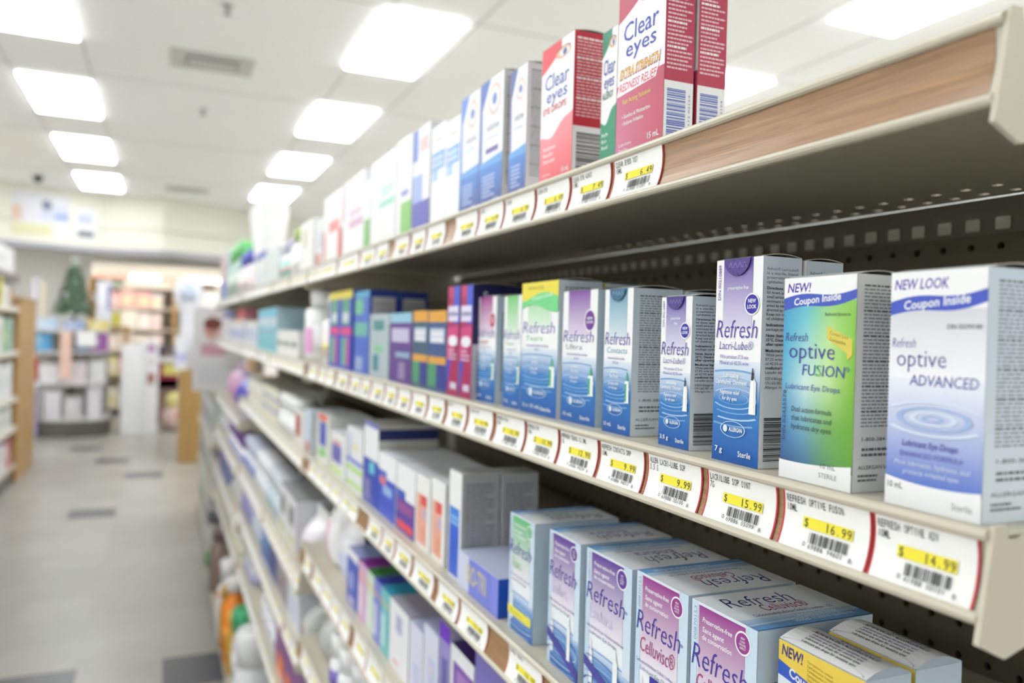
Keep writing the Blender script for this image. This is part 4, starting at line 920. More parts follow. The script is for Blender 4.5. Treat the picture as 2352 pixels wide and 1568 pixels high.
    ('low', 'medicine_carton', 'low blue carton lying flat with yellow lettering', 'carton', 0.6708, 0.7802, 0.285, 0.036, 0.075, 'bands', {'c': (120, 130, 220), 'b': [(0, 0, 0.3, 1, (206, 212, 236)), (0.85, 0, 1, 1, (130, 140, 230))], 't': [('BIO-TRI', 0.25, 0.72, 0.3, 0.5, (214, 204, 130))], 'sidec': (30, 80, 196)}, 0, 0, {'topc': (196, 204, 230), 'side': {'c': (30, 84, 200), 'b': [(0.3, 0.1, 0.9, 0.45, (120, 150, 150)), (0.3, 0.55, 0.9, 0.9, (120, 150, 150))]}}),
    ('low', 'medicine_carton', 'tall grey sided carton with bright blue front, at the near end of the tall cartons', 'carton', 0.7806, 0.8193, 0.288, 0.1127, 0.042, 'bands', {'c': (240, 242, 244), 'b': [(0.05, 0.02, 0.85, 0.66, (52, 96, 210)), (0.05, 0.5, 0.85, 0.66, (60, 130, 224))], 'p': [(0.15, 0.5, 0.8, 0.6, 2, (150, 196, 240))], 'sidec': (190, 190, 192)}, 0, 1, {'side': {'c': (184, 184, 186), 'p': [(0.1, 0.15, 0.9, 0.92, 22, (140, 140, 146))]}}),
    ('low', 'medicine_carton', 'white carton with salmon panel, nearer of a pair', 'carton', 0.8384, 0.8871, 0.29, 0.0915, 0.07, 'bands', {'c': (240, 240, 238), 'b': [(0.08, 0.06, 0.8, 0.74, (232, 170, 150)), (0.35, 0.6, 0.8, 0.74, (220, 84, 80)), (0.5, 0.42, 0.75, 0.56, (190, 180, 210)), (0.45, 0.12, 0.65, 0.3, (222, 150, 126))]}, 0, 0, {}),
    ('low', 'medicine_carton', 'white carton with salmon panel, farther of a pair', 'carton', 0.8921, 0.9483, 0.29, 0.0867, 0.07, 'bands', {'c': (240, 240, 238), 'b': [(0.08, 0.06, 0.8, 0.74, (232, 170, 150)), (0.35, 0.6, 0.8, 0.74, (220, 84, 80)), (0.5, 0.42, 0.75, 0.56, (190, 180, 210)), (0.45, 0.12, 0.65, 0.3, (222, 150, 126))]}, 0, 0, {}),
    ('low', 'medicine_carton', 'white topped carton with purple and red lower half', 'carton', 0.952, 1.0365, 0.29, 0.0864, 0.1, 'bands', {'c': (240, 242, 245), 'b': [(0, 0.0, 1, 0.5, (96, 60, 160)), (0, 0.5, 0.5, 0.62, (60, 90, 190)), (0.1, 0.05, 0.9, 0.16, (232, 70, 80)), (0.1, 0.3, 0.9, 0.44, (150, 80, 150))]}, 0, 0, {}),
    ('low', 'medicine_carton', 'white topped carton with bright blue lower half', 'carton', 1.0409, 1.1353, 0.29, 0.0873, 0.1, 'bands', {'c': (240, 242, 245), 'b': [(0, 0, 1, 0.62, (60, 84, 200)), (0, 0.5, 0.5, 0.72, (70, 100, 206)), (0.1, 0.5, 0.45, 0.62, (220, 120, 120)), (0.3, 0.36, 0.8, 0.5, (150, 180, 230))]}, 0, 0, {}),
    ('low', 'denture_carton', 'tall carton with white top, royal blue lower half and navy banded side', 'carton', 1.1379, 1.2256, 0.29, 0.1221, 0.09, 'bands', {'c': (40, 70, 180), 'b': [(0, 0.55, 1, 1, (238, 240, 243)), (0, 0.94, 1, 1, (110, 116, 190)), (0.4, 0.38, 0.75, 0.52, (110, 200, 220)), (0.1, 0.05, 0.5, 0.3, (130, 120, 180))], 'sidec': (206, 204, 198)}, 0, 0, {'side': {'c': (206, 204, 198), 'b': [(0, 0.82, 1, 0.95, (40, 46, 110)), (0, 0, 0.2, 0.5, (36, 56, 160))], 'p': [(0.1, 0.55, 0.5, 0.74, 3, (120, 120, 140))]}}),
    ('low', 'denture_carton', 'white carton with blue bar and two lime stripes', 'carton', 1.2345, 1.3505, 0.29, 0.1, 0.1, 'bands', {'c': (232, 234, 238), 'b': [(0, 0.42, 1, 0.5, (120, 134, 214)), (0, 0.3, 1, 0.37, (170, 216, 100)), (0, 0.06, 1, 0.13, (170, 216, 100)), (0.1, 0.5, 0.3, 0.9, (196, 196, 222)), (0.4, 0.66, 0.7, 0.74, (226, 222, 150))]}, 0, 0, {}),
    ('low', 'denture_carton', 'white carton with violet panel under a small red strip', 'carton', 1.361, 1.4922, 0.29, 0.0759, 0.1, 'bands', {'c': (232, 234, 236), 'b': [(0.1, 0.3, 0.75, 0.72, (110, 104, 180)), (0.2, 0.74, 0.7, 0.8, (226, 110, 90)), (0, 0.05, 0.8, 0.2, (206, 228, 150))]}, 0, 0, {}),
    ('low', 'denture_carton', 'slim carton with red top, blue panel and green foot', 'carton', 1.5049, 1.6338, 0.29, 0.0941, 0.08, 'bands', {'c': (226, 226, 216), 'b': [(0.1, 0.88, 0.8, 1, (232, 90, 70)), (0.2, 0.36, 0.75, 0.85, (70, 90, 190)), (0.2, 0.14, 0.7, 0.3, (120, 206, 110))]}, 0, 0, {}),
    ('low', 'denture_carton', 'pale blue carton with dull red foot', 'carton', 1.712, 1.7786, 0.29, 0.088, 0.08, 'bands', {'c': (206, 220, 236), 'b': [(0.2, 0, 0.8, 0.25, (200, 80, 70))]}, 0, 0, {}),
    ('low', 'denture_carton', 'slim white carton with dark red stripe', 'carton', 1.7903, 1.9291, 0.29, 0.0748, 0.08, 'bands', {'c': (232, 230, 226), 'b': [(0.1, 0.2, 0.6, 0.85, (176, 66, 60))]}, 0, 0, {}),
    ('low', 'mouthwash_bottle', 'white bottle beside the cream cartons', 'bottle', 1.9428, 2.2055, 0.29, 0.0916, 0.05, 'BOT', {'r': 0.05, 'body': (240, 240, 238), 'cap': (236, 236, 234), 'caph': 0.04, 'lab': (238, 238, 238)}, 0, 0, {}),
    ('low', 'denture_carton', 'cream carton with blue print, nearer of two', 'carton', 2.2231, 2.5677, 0.29, 0.0908, 0.12, 'bands', {'c': (230, 228, 208), 'b': [(0.2, 0.6, 0.9, 0.74, (150, 150, 200)), (0.2, 0.25, 0.9, 0.4, (160, 160, 206)), (0, 0.4, 1, 0.55, (226, 226, 196))]}, 0, 0, {'topc': (180, 176, 160)}),
    ('low', 'denture_carton', 'cream carton with white bottle picture, farther of two', 'carton', 2.5912, 3.0307, 0.29, 0.0853, 0.12, 'bands', {'c': (226, 224, 206), 'b': [(0.3, 0.5, 0.8, 0.9, (240, 242, 240)), (0.3, 0.38, 0.8, 0.46, (226, 170, 150)), (0.3, 0.02, 0.8, 0.34, (240, 241, 238))]}, 0, 0, {'topc': (180, 176, 160)}),
    ('low', 'cotton_bag', 'blue bag beside the pink one at the far end of the third-down shelf', 'bag', 3.2284, 3.7051, 0.29, 0.1648, 0.1, 'BAG', {'c': (70, 64, 190), 'top': (150, 160, 222)}, 0, 0, {}),
    ('low', 'cotton_bag', 'pink and lilac bag at the far end of the third-down shelf', 'bag', 3.7051, 4.1253, 0.29, 0.1961, 0.1, 'BAG', {'c': (222, 170, 206), 'top': (214, 180, 214)}, 0, 0, {}),
    ('four', 'contact_case_carton', 'violet topped box at the near end of the fourth-down shelf', 'carton', 0.6378, 0.7403, 0.292, 0.1321, 0.1, 'bands', {'c': (120, 110, 190)}, 0, 0, {}),
    ('four', 'contact_case_carton', 'white framed purple carton, second along the fourth-down shelf', 'carton', 0.744, 0.8131, 0.292, 0.1131, 0.1, 'bands', {'c': (232, 232, 238), 'b': [(0.12, 0.05, 1, 0.86, (120, 80, 170)), (0.2, 0.1, 0.8, 0.45, (110, 160, 220)), (0.3, 0.5, 0.9, 0.8, (160, 120, 190))]}, 0, 0, {'topc': (60, 30, 110)}),
    ('four', 'contact_case_carton', 'grey topped carton with bright purple edge', 'carton', 0.816, 0.8519, 0.292, 0.125, 0.09, 'bands', {'c': (150, 140, 200), 'b': [(0, 0.85, 1, 1, (110, 40, 200)), (0.3, 0.1, 0.8, 0.7, (96, 90, 160))]}, 0, 0, {'topc': (196, 194, 190)}),
    ('four', 'skin_care_carton', 'pale lilac tall carton, nearer of two', 'carton', 0.849, 0.9014, 0.29, 0.1046, 0.09, 'bands', {'c': (212, 214, 232), 'b': [(0.3, 0.3, 0.8, 0.7, (190, 194, 226)), (0.4, 0.5, 0.6, 0.6, (220, 200, 206))]}, 0, 0, {'topc': (190, 194, 226)}),
    ('four', 'skin_care_carton', 'pale lilac tall carton, farther of two', 'carton', 0.9048, 0.9597, 0.29, 0.088, 0.09, 'bands', {'c': (214, 216, 234), 'b': [(0.3, 0.2, 0.8, 0.5, (194, 200, 228))]}, 0, 0, {'topc': (190, 194, 226)}),
    ('four', 'skin_care_carton', 'tall white carton with small mauve picture and red mark', 'carton', 0.9635, 1.0538, 0.29, 0.088, 0.06, 'bands', {'c': (233, 233, 238), 'b': [(0.35, 0.6, 0.65, 0.85, (176, 170, 206)), (0.2, 0.1, 0.5, 0.15, (230, 150, 150))], 'sidec': (170, 166, 180)}, 0, 0, {'side': {'c': (176, 172, 184), 'p': [(0.1, 0.75, 0.9, 0.95, 3, (120, 116, 130))]}}),
    ('four', 'toothpaste_carton', 'slim teal topped carton in the row of bright cartons', 'carton', 1.0561, 1.1011, 0.29, 0.088, 0.11, 'bands', {'c': (110, 190, 196), 'b': [(0, 0.1, 0.5, 0.6, (188, 220, 225)), (0.0, 0.72, 1, 0.82, (160, 186, 166))]}, 0, 0, {'topc': (40, 150, 184)}),
    ('four', 'toothpaste_carton', 'slim dark blue topped carton in the row of bright cartons', 'carton', 1.1035, 1.1417, 0.29, 0.088, 0.11, 'bands', {'c': (120, 130, 210), 'b': [(0, 0.1, 0.5, 0.6, (192, 196, 230)), (0.0, 0.72, 1, 0.82, (166, 150, 174))]}, 0, 0, {'topc': (40, 60, 160)}),
    ('four', 'toothpaste_carton', 'slim green topped carton in the row of bright cartons', 'carton', 1.1443, 1.1879, 0.29, 0.088, 0.11, 'bands', {'c': (206, 220, 206), 'b': [(0, 0.1, 0.5, 0.6, (226, 232, 229)), (0.0, 0.72, 1, 0.82, (218, 204, 172))]}, 0, 0, {'topc': (50, 120, 60)}),
    ('four', 'toothpaste_carton', 'slim magenta topped carton in the row of bright cartons', 'carton', 1.1907, 1.2406, 0.29, 0.088, 0.11, 'bands', {'c': (214, 170, 206), 'b': [(0, 0.1, 0.5, 0.6, (230, 212, 229)), (0.0, 0.72, 1, 0.82, (223, 174, 172))]}, 0, 0, {'topc': (130, 30, 140)}),
    ('four', 'toothpaste_carton', 'white topped royal blue carton beside the bright cartons', 'carton', 1.2467, 1.3247, 0.29, 0.088, 0.1, 'bands', {'c': (70, 90, 190), 'b': [(0, 0.85, 1, 1, (236, 236, 240)), (0.2, 0.3, 0.6, 0.6, (150, 160, 210)), (0.2, 0.05, 0.7, 0.15, (200, 180, 214))]}, 0, 0, {}),
    ('four', 'toothbrush_pack', 'lilac and white soft pack on the fourth-down shelf', 'pack', 1.3315, 1.4515, 0.29, 0.135, 0.06, 'BAG', {'c': (226, 224, 232), 'top': (236, 236, 240), 'pr': [(0.2, 0.1, 0.8, 0.5, (206, 210, 232))]}, 0, 0, {}),
    ('four', 'toothbrush_pack', 'white soft pack with a pink stripe', 'pack', 1.4596, 1.5645, 0.29, 0.14, 0.06, 'BAG', {'c': (234, 232, 236), 'top': (240, 240, 240), 'pr': [(0.3, 0.1, 0.6, 0.65, (232, 170, 200))]}, 0, 0, {}),
    ('four', 'toothbrush_pack', 'pink and white soft pack on the fourth-down shelf', 'pack', 1.712, 1.8618, 0.29, 0.1144, 0.09, 'BAG', {'c': (232, 228, 234), 'top': (240, 238, 240), 'pr': [(0.1, 0.1, 0.4, 0.6, (226, 150, 180)), (0.6, 0.2, 0.9, 0.5, (222, 110, 160))]}, 0, 0, {}),
    ('four', 'toothbrush_pack', 'grey and white boxed pack with clear window', 'pack', 1.8749, 2.1592, 0.29, 0.1144, 0.09, 'bands', {'c': (224, 222, 228), 'b': [(0.2, 0.4, 0.8, 0.8, (130, 132, 132)), (0.1, 0.05, 0.9, 0.2, (190, 200, 150))]}, 0, 0, {'topc': (170, 172, 174)}),
    ('four', 'mouthwash_bottle', 'pale aqua bottle among clear packs', 'bottle', 2.1765, 2.4479, 0.29, 0.1144, 0.05, 'BOT', {'r': 0.052, 'body': (200, 214, 220), 'cap': (214, 220, 226), 'caph': 0.05, 'lab': (190, 206, 214)}, 0, 0, {}),
    ('four', 'mouthwash_bottle', 'white bottle with round pale cap', 'bottle', 2.4698, 2.7506, 0.29, 0.1144, 0.05, 'BOT', {'r': 0.052, 'body': (228, 230, 236), 'cap': (240, 242, 246), 'caph': 0.06, 'lab': (226, 228, 234)}, 0, 0, {}),
    ('four', 'mouthwash_bottle', 'white and blue bottle with a blue label', 'bottle', 2.7779, 3.1337, 0.29, 0.1144, 0.05, 'BOT', {'r': 0.052, 'body': (226, 228, 238), 'cap': (200, 206, 226), 'caph': 0.05, 'lab': (130, 146, 206)}, 0, 0, {}),
    ('four', 'laundry_bottle', 'large white bottle with red and blue cap, toppled forward', 'bottle', 3.214, 3.8751, 0.29, 0.1056, 0.05, 'BOT', {'r': 0.052, 'body': (238, 238, 242), 'cap': (110, 60, 150), 'caph': 0.06, 'lab': (176, 170, 220), 'stripe': (150, 160, 222)}, 0, 0, {}),
    ('four', 'cotton_bag', 'pale grey bag at the far end of the fourth-down shelf', 'bag', 3.9552, 4.5838, 0.29, 0.1056, 0.12, 'BAG', {'c': (206, 206, 212), 'top': (220, 220, 224)}, 0, 0, {}),
    ('five', 'lotion_bottle', 'white bottle with purple shoulder on the fifth-down shelf', 'bottle', 1.1807, 1.322, 0.29, 0.0968, 0.05, 'BOT', {'r': 0.05, 'body': (226, 226, 234), 'cap': (238, 238, 240), 'caph': 0.03, 'lab': (214, 214, 230)}, 0, 0, {}),
    ('five', 'lotion_bottle', 'white and violet bottle on the fifth-down shelf', 'bottle', 1.329, 1.4674, 0.29, 0.0968, 0.05, 'BOT', {'r': 0.05, 'body': (236, 236, 238), 'cap': (240, 240, 240), 'caph': 0.04, 'lab': (120, 100, 190)}, 0, 0, {}),
    ('five', 'foil_pack', 'silvery crinkled pack on the fifth-down shelf', 'pack', 1.4844, 1.6347, 0.29, 0.0968, 0.09, 'BAG', {'c': (176, 178, 174), 'top': (206, 208, 206), 'pr': [(0.2, 0.2, 0.5, 0.5, (100, 100, 140))]}, 0, 0, {}),
    ('five', 'foil_pack', 'clear and red pack at the end of its unit', 'pack', 1.712, 1.7729, 0.29, 0.11, 0.09, 'BAG', {'c': (206, 208, 206), 'top': (230, 232, 230), 'pr': [(0.2, 0.3, 0.6, 0.5, (206, 110, 100))]}, 0, 0, {}),
    ('five', 'wipes_carton', 'white carton with pale blue panels', 'carton', 1.7972, 1.9713, 0.29, 0.11, 0.1, 'bands', {'c': (214, 218, 228), 'b': [(0.2, 0.1, 0.7, 0.5, (196, 204, 226)), (0.2, 0.6, 0.6, 0.7, (190, 220, 190))]}, 0, 0, {}),
    ('five', 'wipes_carton', 'white lidded grey carton beside the navy ones', 'carton', 1.9861, 2.1626, 0.29, 0.11, 0.1, 'bands', {'c': (150, 144, 150), 'b': [(0, 0.75, 1, 1, (228, 228, 234)), (0.3, 0.3, 0.7, 0.45, (140, 80, 90))]}, 0, 0, {}),
    ('five', 'soap_carton', 'dark navy carton, nearer of two blue ones', 'carton', 2.1801, 2.3405, 0.29, 0.11, 0.12, 'bands', {'c': (42, 58, 130), 'b': [(0.3, 0, 0.5, 1, (60, 66, 140))]}, 0, 0, {}),
    ('five', 'soap_carton', 'mid blue carton, farther of two blue ones', 'carton', 2.3609, 2.5249, 0.29, 0.11, 0.12, 'bands', {'c': (86, 128, 190), 'b': [(0, 0, 1, 0.3, (60, 84, 170))]}, 0, 0, {}),
    ('five', 'lotion_bottle', 'pale grey blue bottle beside the blue cartons', 'bottle', 2.5603, 2.8087, 0.29, 0.11, 0.05, 'BOT', {'r': 0.052, 'body': (196, 204, 216), 'cap': (226, 228, 232), 'caph': 0.06, 'lab': (186, 196, 212)}, 0, 0, {}),
    ('five', 'lotion_bottle', 'violet bottle with small red mark', 'bottle', 2.8522, 3.201, 0.29, 0.11, 0.05, 'BOT', {'r': 0.052, 'body': (150, 146, 196), 'cap': (140, 110, 170), 'caph': 0.06, 'lab': (140, 136, 190)}, 0, 0, {}),
    ('five', 'cotton_bag', 'pale bag among the grey packs of the fifth-down shelf', 'bag', 3.2562, 3.7591, 0.29, 0.1144, 0.12, 'BAG', {'c': (206, 206, 204), 'top': (220, 220, 218)}, 0, 0, {}),
    ('five', 'soap_carton', 'royal blue carton at the far end of the fifth-down shelf', 'carton', 3.9432, 4.4721, 0.29, 0.1144, 0.12, 'bands', {'c': (76, 78, 160), 'b': [(0, 0, 1, 0.3, (90, 110, 170))]}, 0, 0, {}),
    ('six', 'snack_carton', 'purple carton with orange foot on the sixth-down shelf', 'carton', 1.743, 2.1617, 0.29, 0.1232, 0.12, 'bands', {'c': (122, 60, 130), 'b': [(0.3, 0, 1, 0.38, (236, 120, 10))]}, 0, 0, {}),
    ('six', 'lotion_bottle', 'white sloping bottle on the sixth-down shelf', 'bottle', 2.1975, 2.4611, 0.29, 0.1232, 0.05, 'BOT', {'r': 0.052, 'body': (228, 228, 236), 'cap': (236, 236, 240), 'caph': 0.05, 'lab': (222, 222, 232)}, 0, 0, {}),
    ('six', 'lotion_tube', 'green and white tube standing on the sixth-down shelf', 'tube', 2.4839, 2.7356, 0.29, 0.1232, 0.05, 'TUB', {'body': (226, 232, 226), 'cap': (240, 240, 240), 'lab': (110, 186, 96)}, 0, 0, {}),
    ('six', 'lotion_bottle', 'grey bottle with violet label on the sixth-down shelf', 'bottle', 2.7776, 3.0409, 0.29, 0.1232, 0.05, 'BOT', {'r': 0.052, 'body': (196, 198, 200), 'cap': (206, 206, 210), 'caph': 0.05, 'lab': (176, 174, 210)}, 0, 0, {}),
    ('six', 'lotion_bottle', 'pale yellow and white bottle on the sixth-down shelf', 'bottle', 3.214, 3.6421, 0.29, 0.0748, 0.05, 'BOT', {'r': 0.052, 'body': (222, 218, 190), 'cap': (226, 226, 224), 'caph': 0.06, 'lab': (224, 222, 206)}, 0, 0, {}),
    ('six', 'lotion_tube', 'yellow tube at the far end of the sixth-down shelf', 'tube', 3.8973, 4.4554, 0.29, 0.0748, 0.05, 'TUB', {'body': (206, 176, 80), 'cap': (190, 180, 150), 'lab': (200, 180, 96)}, 0, 0, {}),
]
TAGS = [
    ('mid', 0.1979, 0.248, ['REFRESH OPTIVE ADV', '10ML'], '14.99', '41988 00101'),
    ('mid', 0.2489, 0.3014, ['REFRESH OPTIVE FUSON', '10ML'], '16.99', '69886 94601'),
    ('mid', 0.3055, 0.3603, ['LACRILUBE SOP OINT', '7G'], '15.99', '69886 05099'),
    ('mid', 0.365, 0.4193, ['ALLER LACRI-LUBE SOP', '3.5 G'], '9.99', '69886 05100'),
    ('mid', 0.4228, 0.4778, ['REFRESH CONTACTS DRP', '15ML'], '9.99', '69886 94017'),
    ('mid', 0.4808, 0.538, ['REFRESH TEARS 12.5ML', '15'], '12.99', '69886 94224'),
    ('mid', 0.5409, 0.5986, ['REFRESH EYE', '15ML'], '10.99', '69886 94110'),
    ('mid', 0.602, 0.6642, ['REFRESH PLUS', '15ML'], '10.99', 'x'),
    ('mid', 0.6714, 0.7343, ['LIQUIGEL EYE'], '11.99', 'x'),
    ('mid', 0.7405, 0.7983, ['SYSTANE'], '9.99', 'x'),
    ('mid', 0.8068, 0.8628, [], '9.99', 'x'),
    ('mid', 0.8693, 0.9279, [], '8.99', 'x'),
    ('mid', 0.9334, 0.9898, [], '7.99', 'x'),
    ('mid', 0.9959, 1.0525, [], '8.99', 'x'),
    ('mid', 1.0594, 1.1279, [], '8.99', 'x'),
    ('mid', 1.1358, 1.1933, [], '6.99', 'x'),
    ('mid', 1.1991, 1.2692, [], '7.99', 'x'),
    ('mid', 1.2854, 1.3763, [], '5.99', 'x'),
    ('mid', 1.399, 1.4714, [], '5.99', ''),
    ('mid', 1.4798, 1.5463, [], '4.99', ''),
    ('mid', 1.565, 1.6597, [], '4.99', ''),
    ('top', 0.4123, 0.4702, ['CLEAR EYES XST', '15ML'], '6.49', 'x'),
    ('top', 0.4736, 0.5309, ['CLEAR EYE ALRGY', '15ML'], '7.49', 'x'),
    ('top', 0.5337, 0.5914, ['CLEAR EYE'], '6.49', 'x'),
    ('top', 0.5947, 0.6572, ['VISINE'], '8.99', 'x'),
    ('top', 0.6602, 0.7201, ['VISINE'], '8.99', 'x'),
    ('top', 0.7236, 0.7874, [], '8.49', 'x'),
    ('top', 0.8194, 0.8841, [], '9.99', 'x'),
    ('top', 0.889, 0.9471, [], '9.99', 'x'),
    ('top', 0.9565, 1.0228, [], '7.99', 'x'),
    ('top', 1.0557, 1.1226, [], '7.99', 'x'),
    ('top', 1.1277, 1.2206, [], '6.99', 'x'),
    ('top', 1.2325, 1.3856, [], '6.99', ''),
    ('top', 1.4044, 1.5826, [], '6.49', ''),
    ('low', 0.4871, 0.5439, ['REFRESH CELLU'], '15.99', 'x'),
    ('low', 0.5569, 0.6235, ['CORNEA TEARS'], '16.99', 'x'),
    ('low', 0.6703, 0.7432, [], '12.99', 'x'),
    ('low', 0.7482, 0.8128, [], '11.99', 'x'),
    ('low', 0.8277, 0.9033, [], '10.99', 'x'),
    ('low', 0.9123, 0.9816, [], '9.99', 'x'),
    ('low', 0.9878, 1.0469, [], '9.99', 'x'),
    ('low', 1.0538, 1.1283, [], '8.99', 'x'),
    ('low', 1.1949, 1.2626, [], '8.99', ''),
]
# ------------------------------------------------------------------ stocking the shelves
SHN = {'top': 'top shelf', 'mid': 'eye-level shelf', 'low': 'third-down shelf', 'four': 'fourth-down shelf', 'five': 'fifth-down shelf', 'six': 'sixth-down shelf', 'base': 'bottom deck'}
COUNT = {}
def short(desc):
    for k in (' on the ', ' at the ', ' beside ', ' among ', ' in the ', ' behind ', ', nearer', ', farther', ', second', ' under a', ' with a ', ' standing ', ' close ', ' of the two', ', larger', ', smaller', ' and a ', ', nearer of'):
        desc = desc.split(k)[0]
    return ' '.join(desc.split()[:7]).rstrip(',')
RZ_R = -math.pi / 2
def place_product(key, name, desc, cat, yN, yF, x, h, d, art, a, hero, nb, kw):
    if 'absY' in kw: yN, yF = kw['absY']
    w_ = yF - yN; n = 1
    if art == 'BOT':
        rmax = min(max(a['r'], .075 if h > .13 else a['r']), max(h * .34, .03)); n = max(1, int(w_ / (2 * rmax) + .35)); 
    elif art in ('BAG', 'TUB'): n = max(1, int(w_ / .20 + .5))
    elif not hero and w_ > .17: n = max(1, int(w_ / .12 + .5))
    for i in range(n):
        COUNT[key] = COUNT.get(key, 0) + 1
        lab = desc if hero else f'{short(desc)}, {ordinal(COUNT[key] - 1)} item along the {SHN[key]}'
        w1 = w_ / n; cy = yN + w1 * (i + .5); z = deck_z(key, cy) + (.0003 if key == 'top' else .0001)
        if art == 'BOT':
            r = min(rmax, w1 / 2 * .98); ex = min(1.0, .048 / r)
            t = bottle(name, lab, cat, (x - .003 + r * ex, cy, z), r, h, a['body'], a['cap'], min(a['caph'], h * .4), a.get('lab'), ex=ex, sh=a.get('sh', .72), rotz=RZ_R, neck=a.get('neck', .55), stripe=a.get('stripe'), lab=a.get('labz'), group='bottles of the stocked run')
            if a.get('pink'):
                m = MB(); hb = h - a['caph']
                for k in range(4): 
                    q = []
                    for a0, zz in ((k, .14), (k + 1, .14), (k + 1, .60), (k, .60)):
                        th = math.radians(-66 - 16 + 8 * a0); q.append((r * 1.03 * math.cos(th), r * ex * 1.03 * math.sin(th), hb * zz))
                    m.face(q, (232, 168, 214))
                m.build('pink_stripe', CARD, t)
        elif art == 'BAG':
            pouch(name, lab, cat, (x, cy, z), w1 * .96, h * .93, d, a['c'], (.72, a['top']), a.get('pr'), rotz=RZ_R, group='soft packs of the stocked run')
        elif art == 'TUB':
            wd = min(w1, .16); tube(name, lab, cat, (x + wd / 2, cy, z), wd, h, a['body'], a['cap'], a.get('lab'), rotz=RZ_R, group='tubes of the stocked run')
        else:
            carton(name, lab, cat, (x, cy, z), RZ_R, w1 - .0006, d, h, art, a, side=kw.get('side'), top=kw.get('top'), flap=kw.get('flap', 1) and not kw.get('topc'), topc=kw.get('topc'), hero=bool(hero), group='cartons of the stocked run')
            for b in range(nb):
                carton(name, f'carton standing behind the {short(desc)}', cat, (x + (b + 1) * (d + .0025), cy - .001, z), RZ_R, w1 - .0006, d, h - .001, art, a, side=kw.get('side'), flap=1, hero=bool(hero), group='cartons of the stocked run')
for p in PRODUCTS: place_product(*p)
# violet-edged cartons stacked behind, and two cartons standing before it at the near end of the third-down shelf
for i, (y0, y1, x, dd, lab) in enumerate(((.2655, .3205, .293, .0285, 'white topped carton with yellow band and blue coupon wave, nearer to the price rail'), (.2665, .3195, .3255, .031, 'white topped carton with yellow edge, behind the blue coupon one'))):
    hh = .1085 - .0015
    m = carton('eye_drop_carton', lab, 'carton', (x, (y0 + y1) / 2, deck_z('low', max(y0, .2))), RZ_R, y1 - y0, dd, hh, 'advflat', {'sidec': (190, 206, 220)}, flap=0, hero=True, group='cartons of the stocked run', side={'c': (190, 206, 220), 'p': [(.1, .55, .9, .9, 7, (80, 84, 92))]})
    m3 = MB(); w_, d = y1 - y0, dd; n = 8
    for k in range(n):
        p0, p1 = d * k / n, d * (k + 1) / n; q0, q1 = (hh + .0005 + .004 * math.sin(math.pi * p / d) for p in (p0, p1))
        m3.face([(-w_ / 2, p0, q0), (w_ / 2, p0, q0), (w_ / 2, p1, q1), (-w_ / 2, p1, q1)], (236, 236, 238), True)
        m3.face([(w_ / 2, p0, q0), (w_ / 2, p0, hh), (w_ / 2, p1, hh), (w_ / 2, p1, q1)], (170, 186, 200))
    F = Face(m3, lambda u, v, l: Vector((-w_ / 2 + u * w_, v * d, hh + .0005 + .004 * math.sin(math.pi * min(max(v, 0), 1)) + l)), w_, d)
    N = (60, 54, 110)
    F.text('Refresh', .34, .78, .66, .19, N, 0, .3); F.text('ADVANCED ALLERGANCE', .14, .88, .50, .095, N, .015, .15)
    for k in range(4): F.text('Lubricant eye drops for sensitive eyes', .20, .82, .39 - .085 * k, .05, (90, 84, 140) if k < 2 else (50, 50, 56), .01, .1)
    F.ring(.5, .02, .47 * w_, .12 * d, .008 * w_, (70, 64, 120), a0=0, a1=180)
    m3.build('top_flap', CARD, m)

for yy, cc, nm in ((3.42, (196, 40, 48), 'bright red'), (3.62, (120, 24, 30), 'dark red')):
    carton('contact_lens_carton', f'{nm} low carton laid on a white one on the eye-level shelf', 'carton', (.292, yy, deck_z('mid', 3.5) + .0984), RZ_R, .17, .08, .045, 'bands', {'c': cc, 'b': [(0, 0, 1, .3, mixc(cc, (240, 200, 190), .5))]}, group='cartons of the stocked run')

TC = {}
def add_tag(key, y0, y1, lines, price, code):
    TC[key] = TC.get(key, 0) + 1
    s = SEC[sec_of((y0 + y1) / 2)]; y0 = max(y0, s[0] + .003); y1 = min(y1, s[1] - .003)
    price_tag(key, y0, y1, lines, price, None if code == '' else (code if len(code) > 2 else '41988 0' + str(1000 + TC[key])), f'white red-edged price tag, {ordinal(TC[key] - 1)} from the near end of the {SHN[key]} rail')
for t in TAGS: add_tag(*t)
rt = random.Random(11)
def fill_tags(key, y, yend, step, gap):
    while y < yend:
        w_ = step * rt.uniform(.85, 1.12)
        for a, b in SEC:
            if y < b < y + w_ + .004: y = b + .008
        if y + w_ > yend: break
        add_tag(key, y, y + w_, [], '9.99' if y < 2.4 else None, '')
        y += w_ + (.004 if rt.random() > gap else .03)
fill_tags('mid', 1.73, 4.66, .070, .12); fill_tags('top', 1.47, 4.66, .074, .15); fill_tags('low', 1.25, 4.66, .078, .12)
fill_tags('four', .86, 4.66, .082, .12); fill_tags('five', 1.30, 4.66, .090, .12); fill_tags('six', 1.75, 4.66, .095, .12)

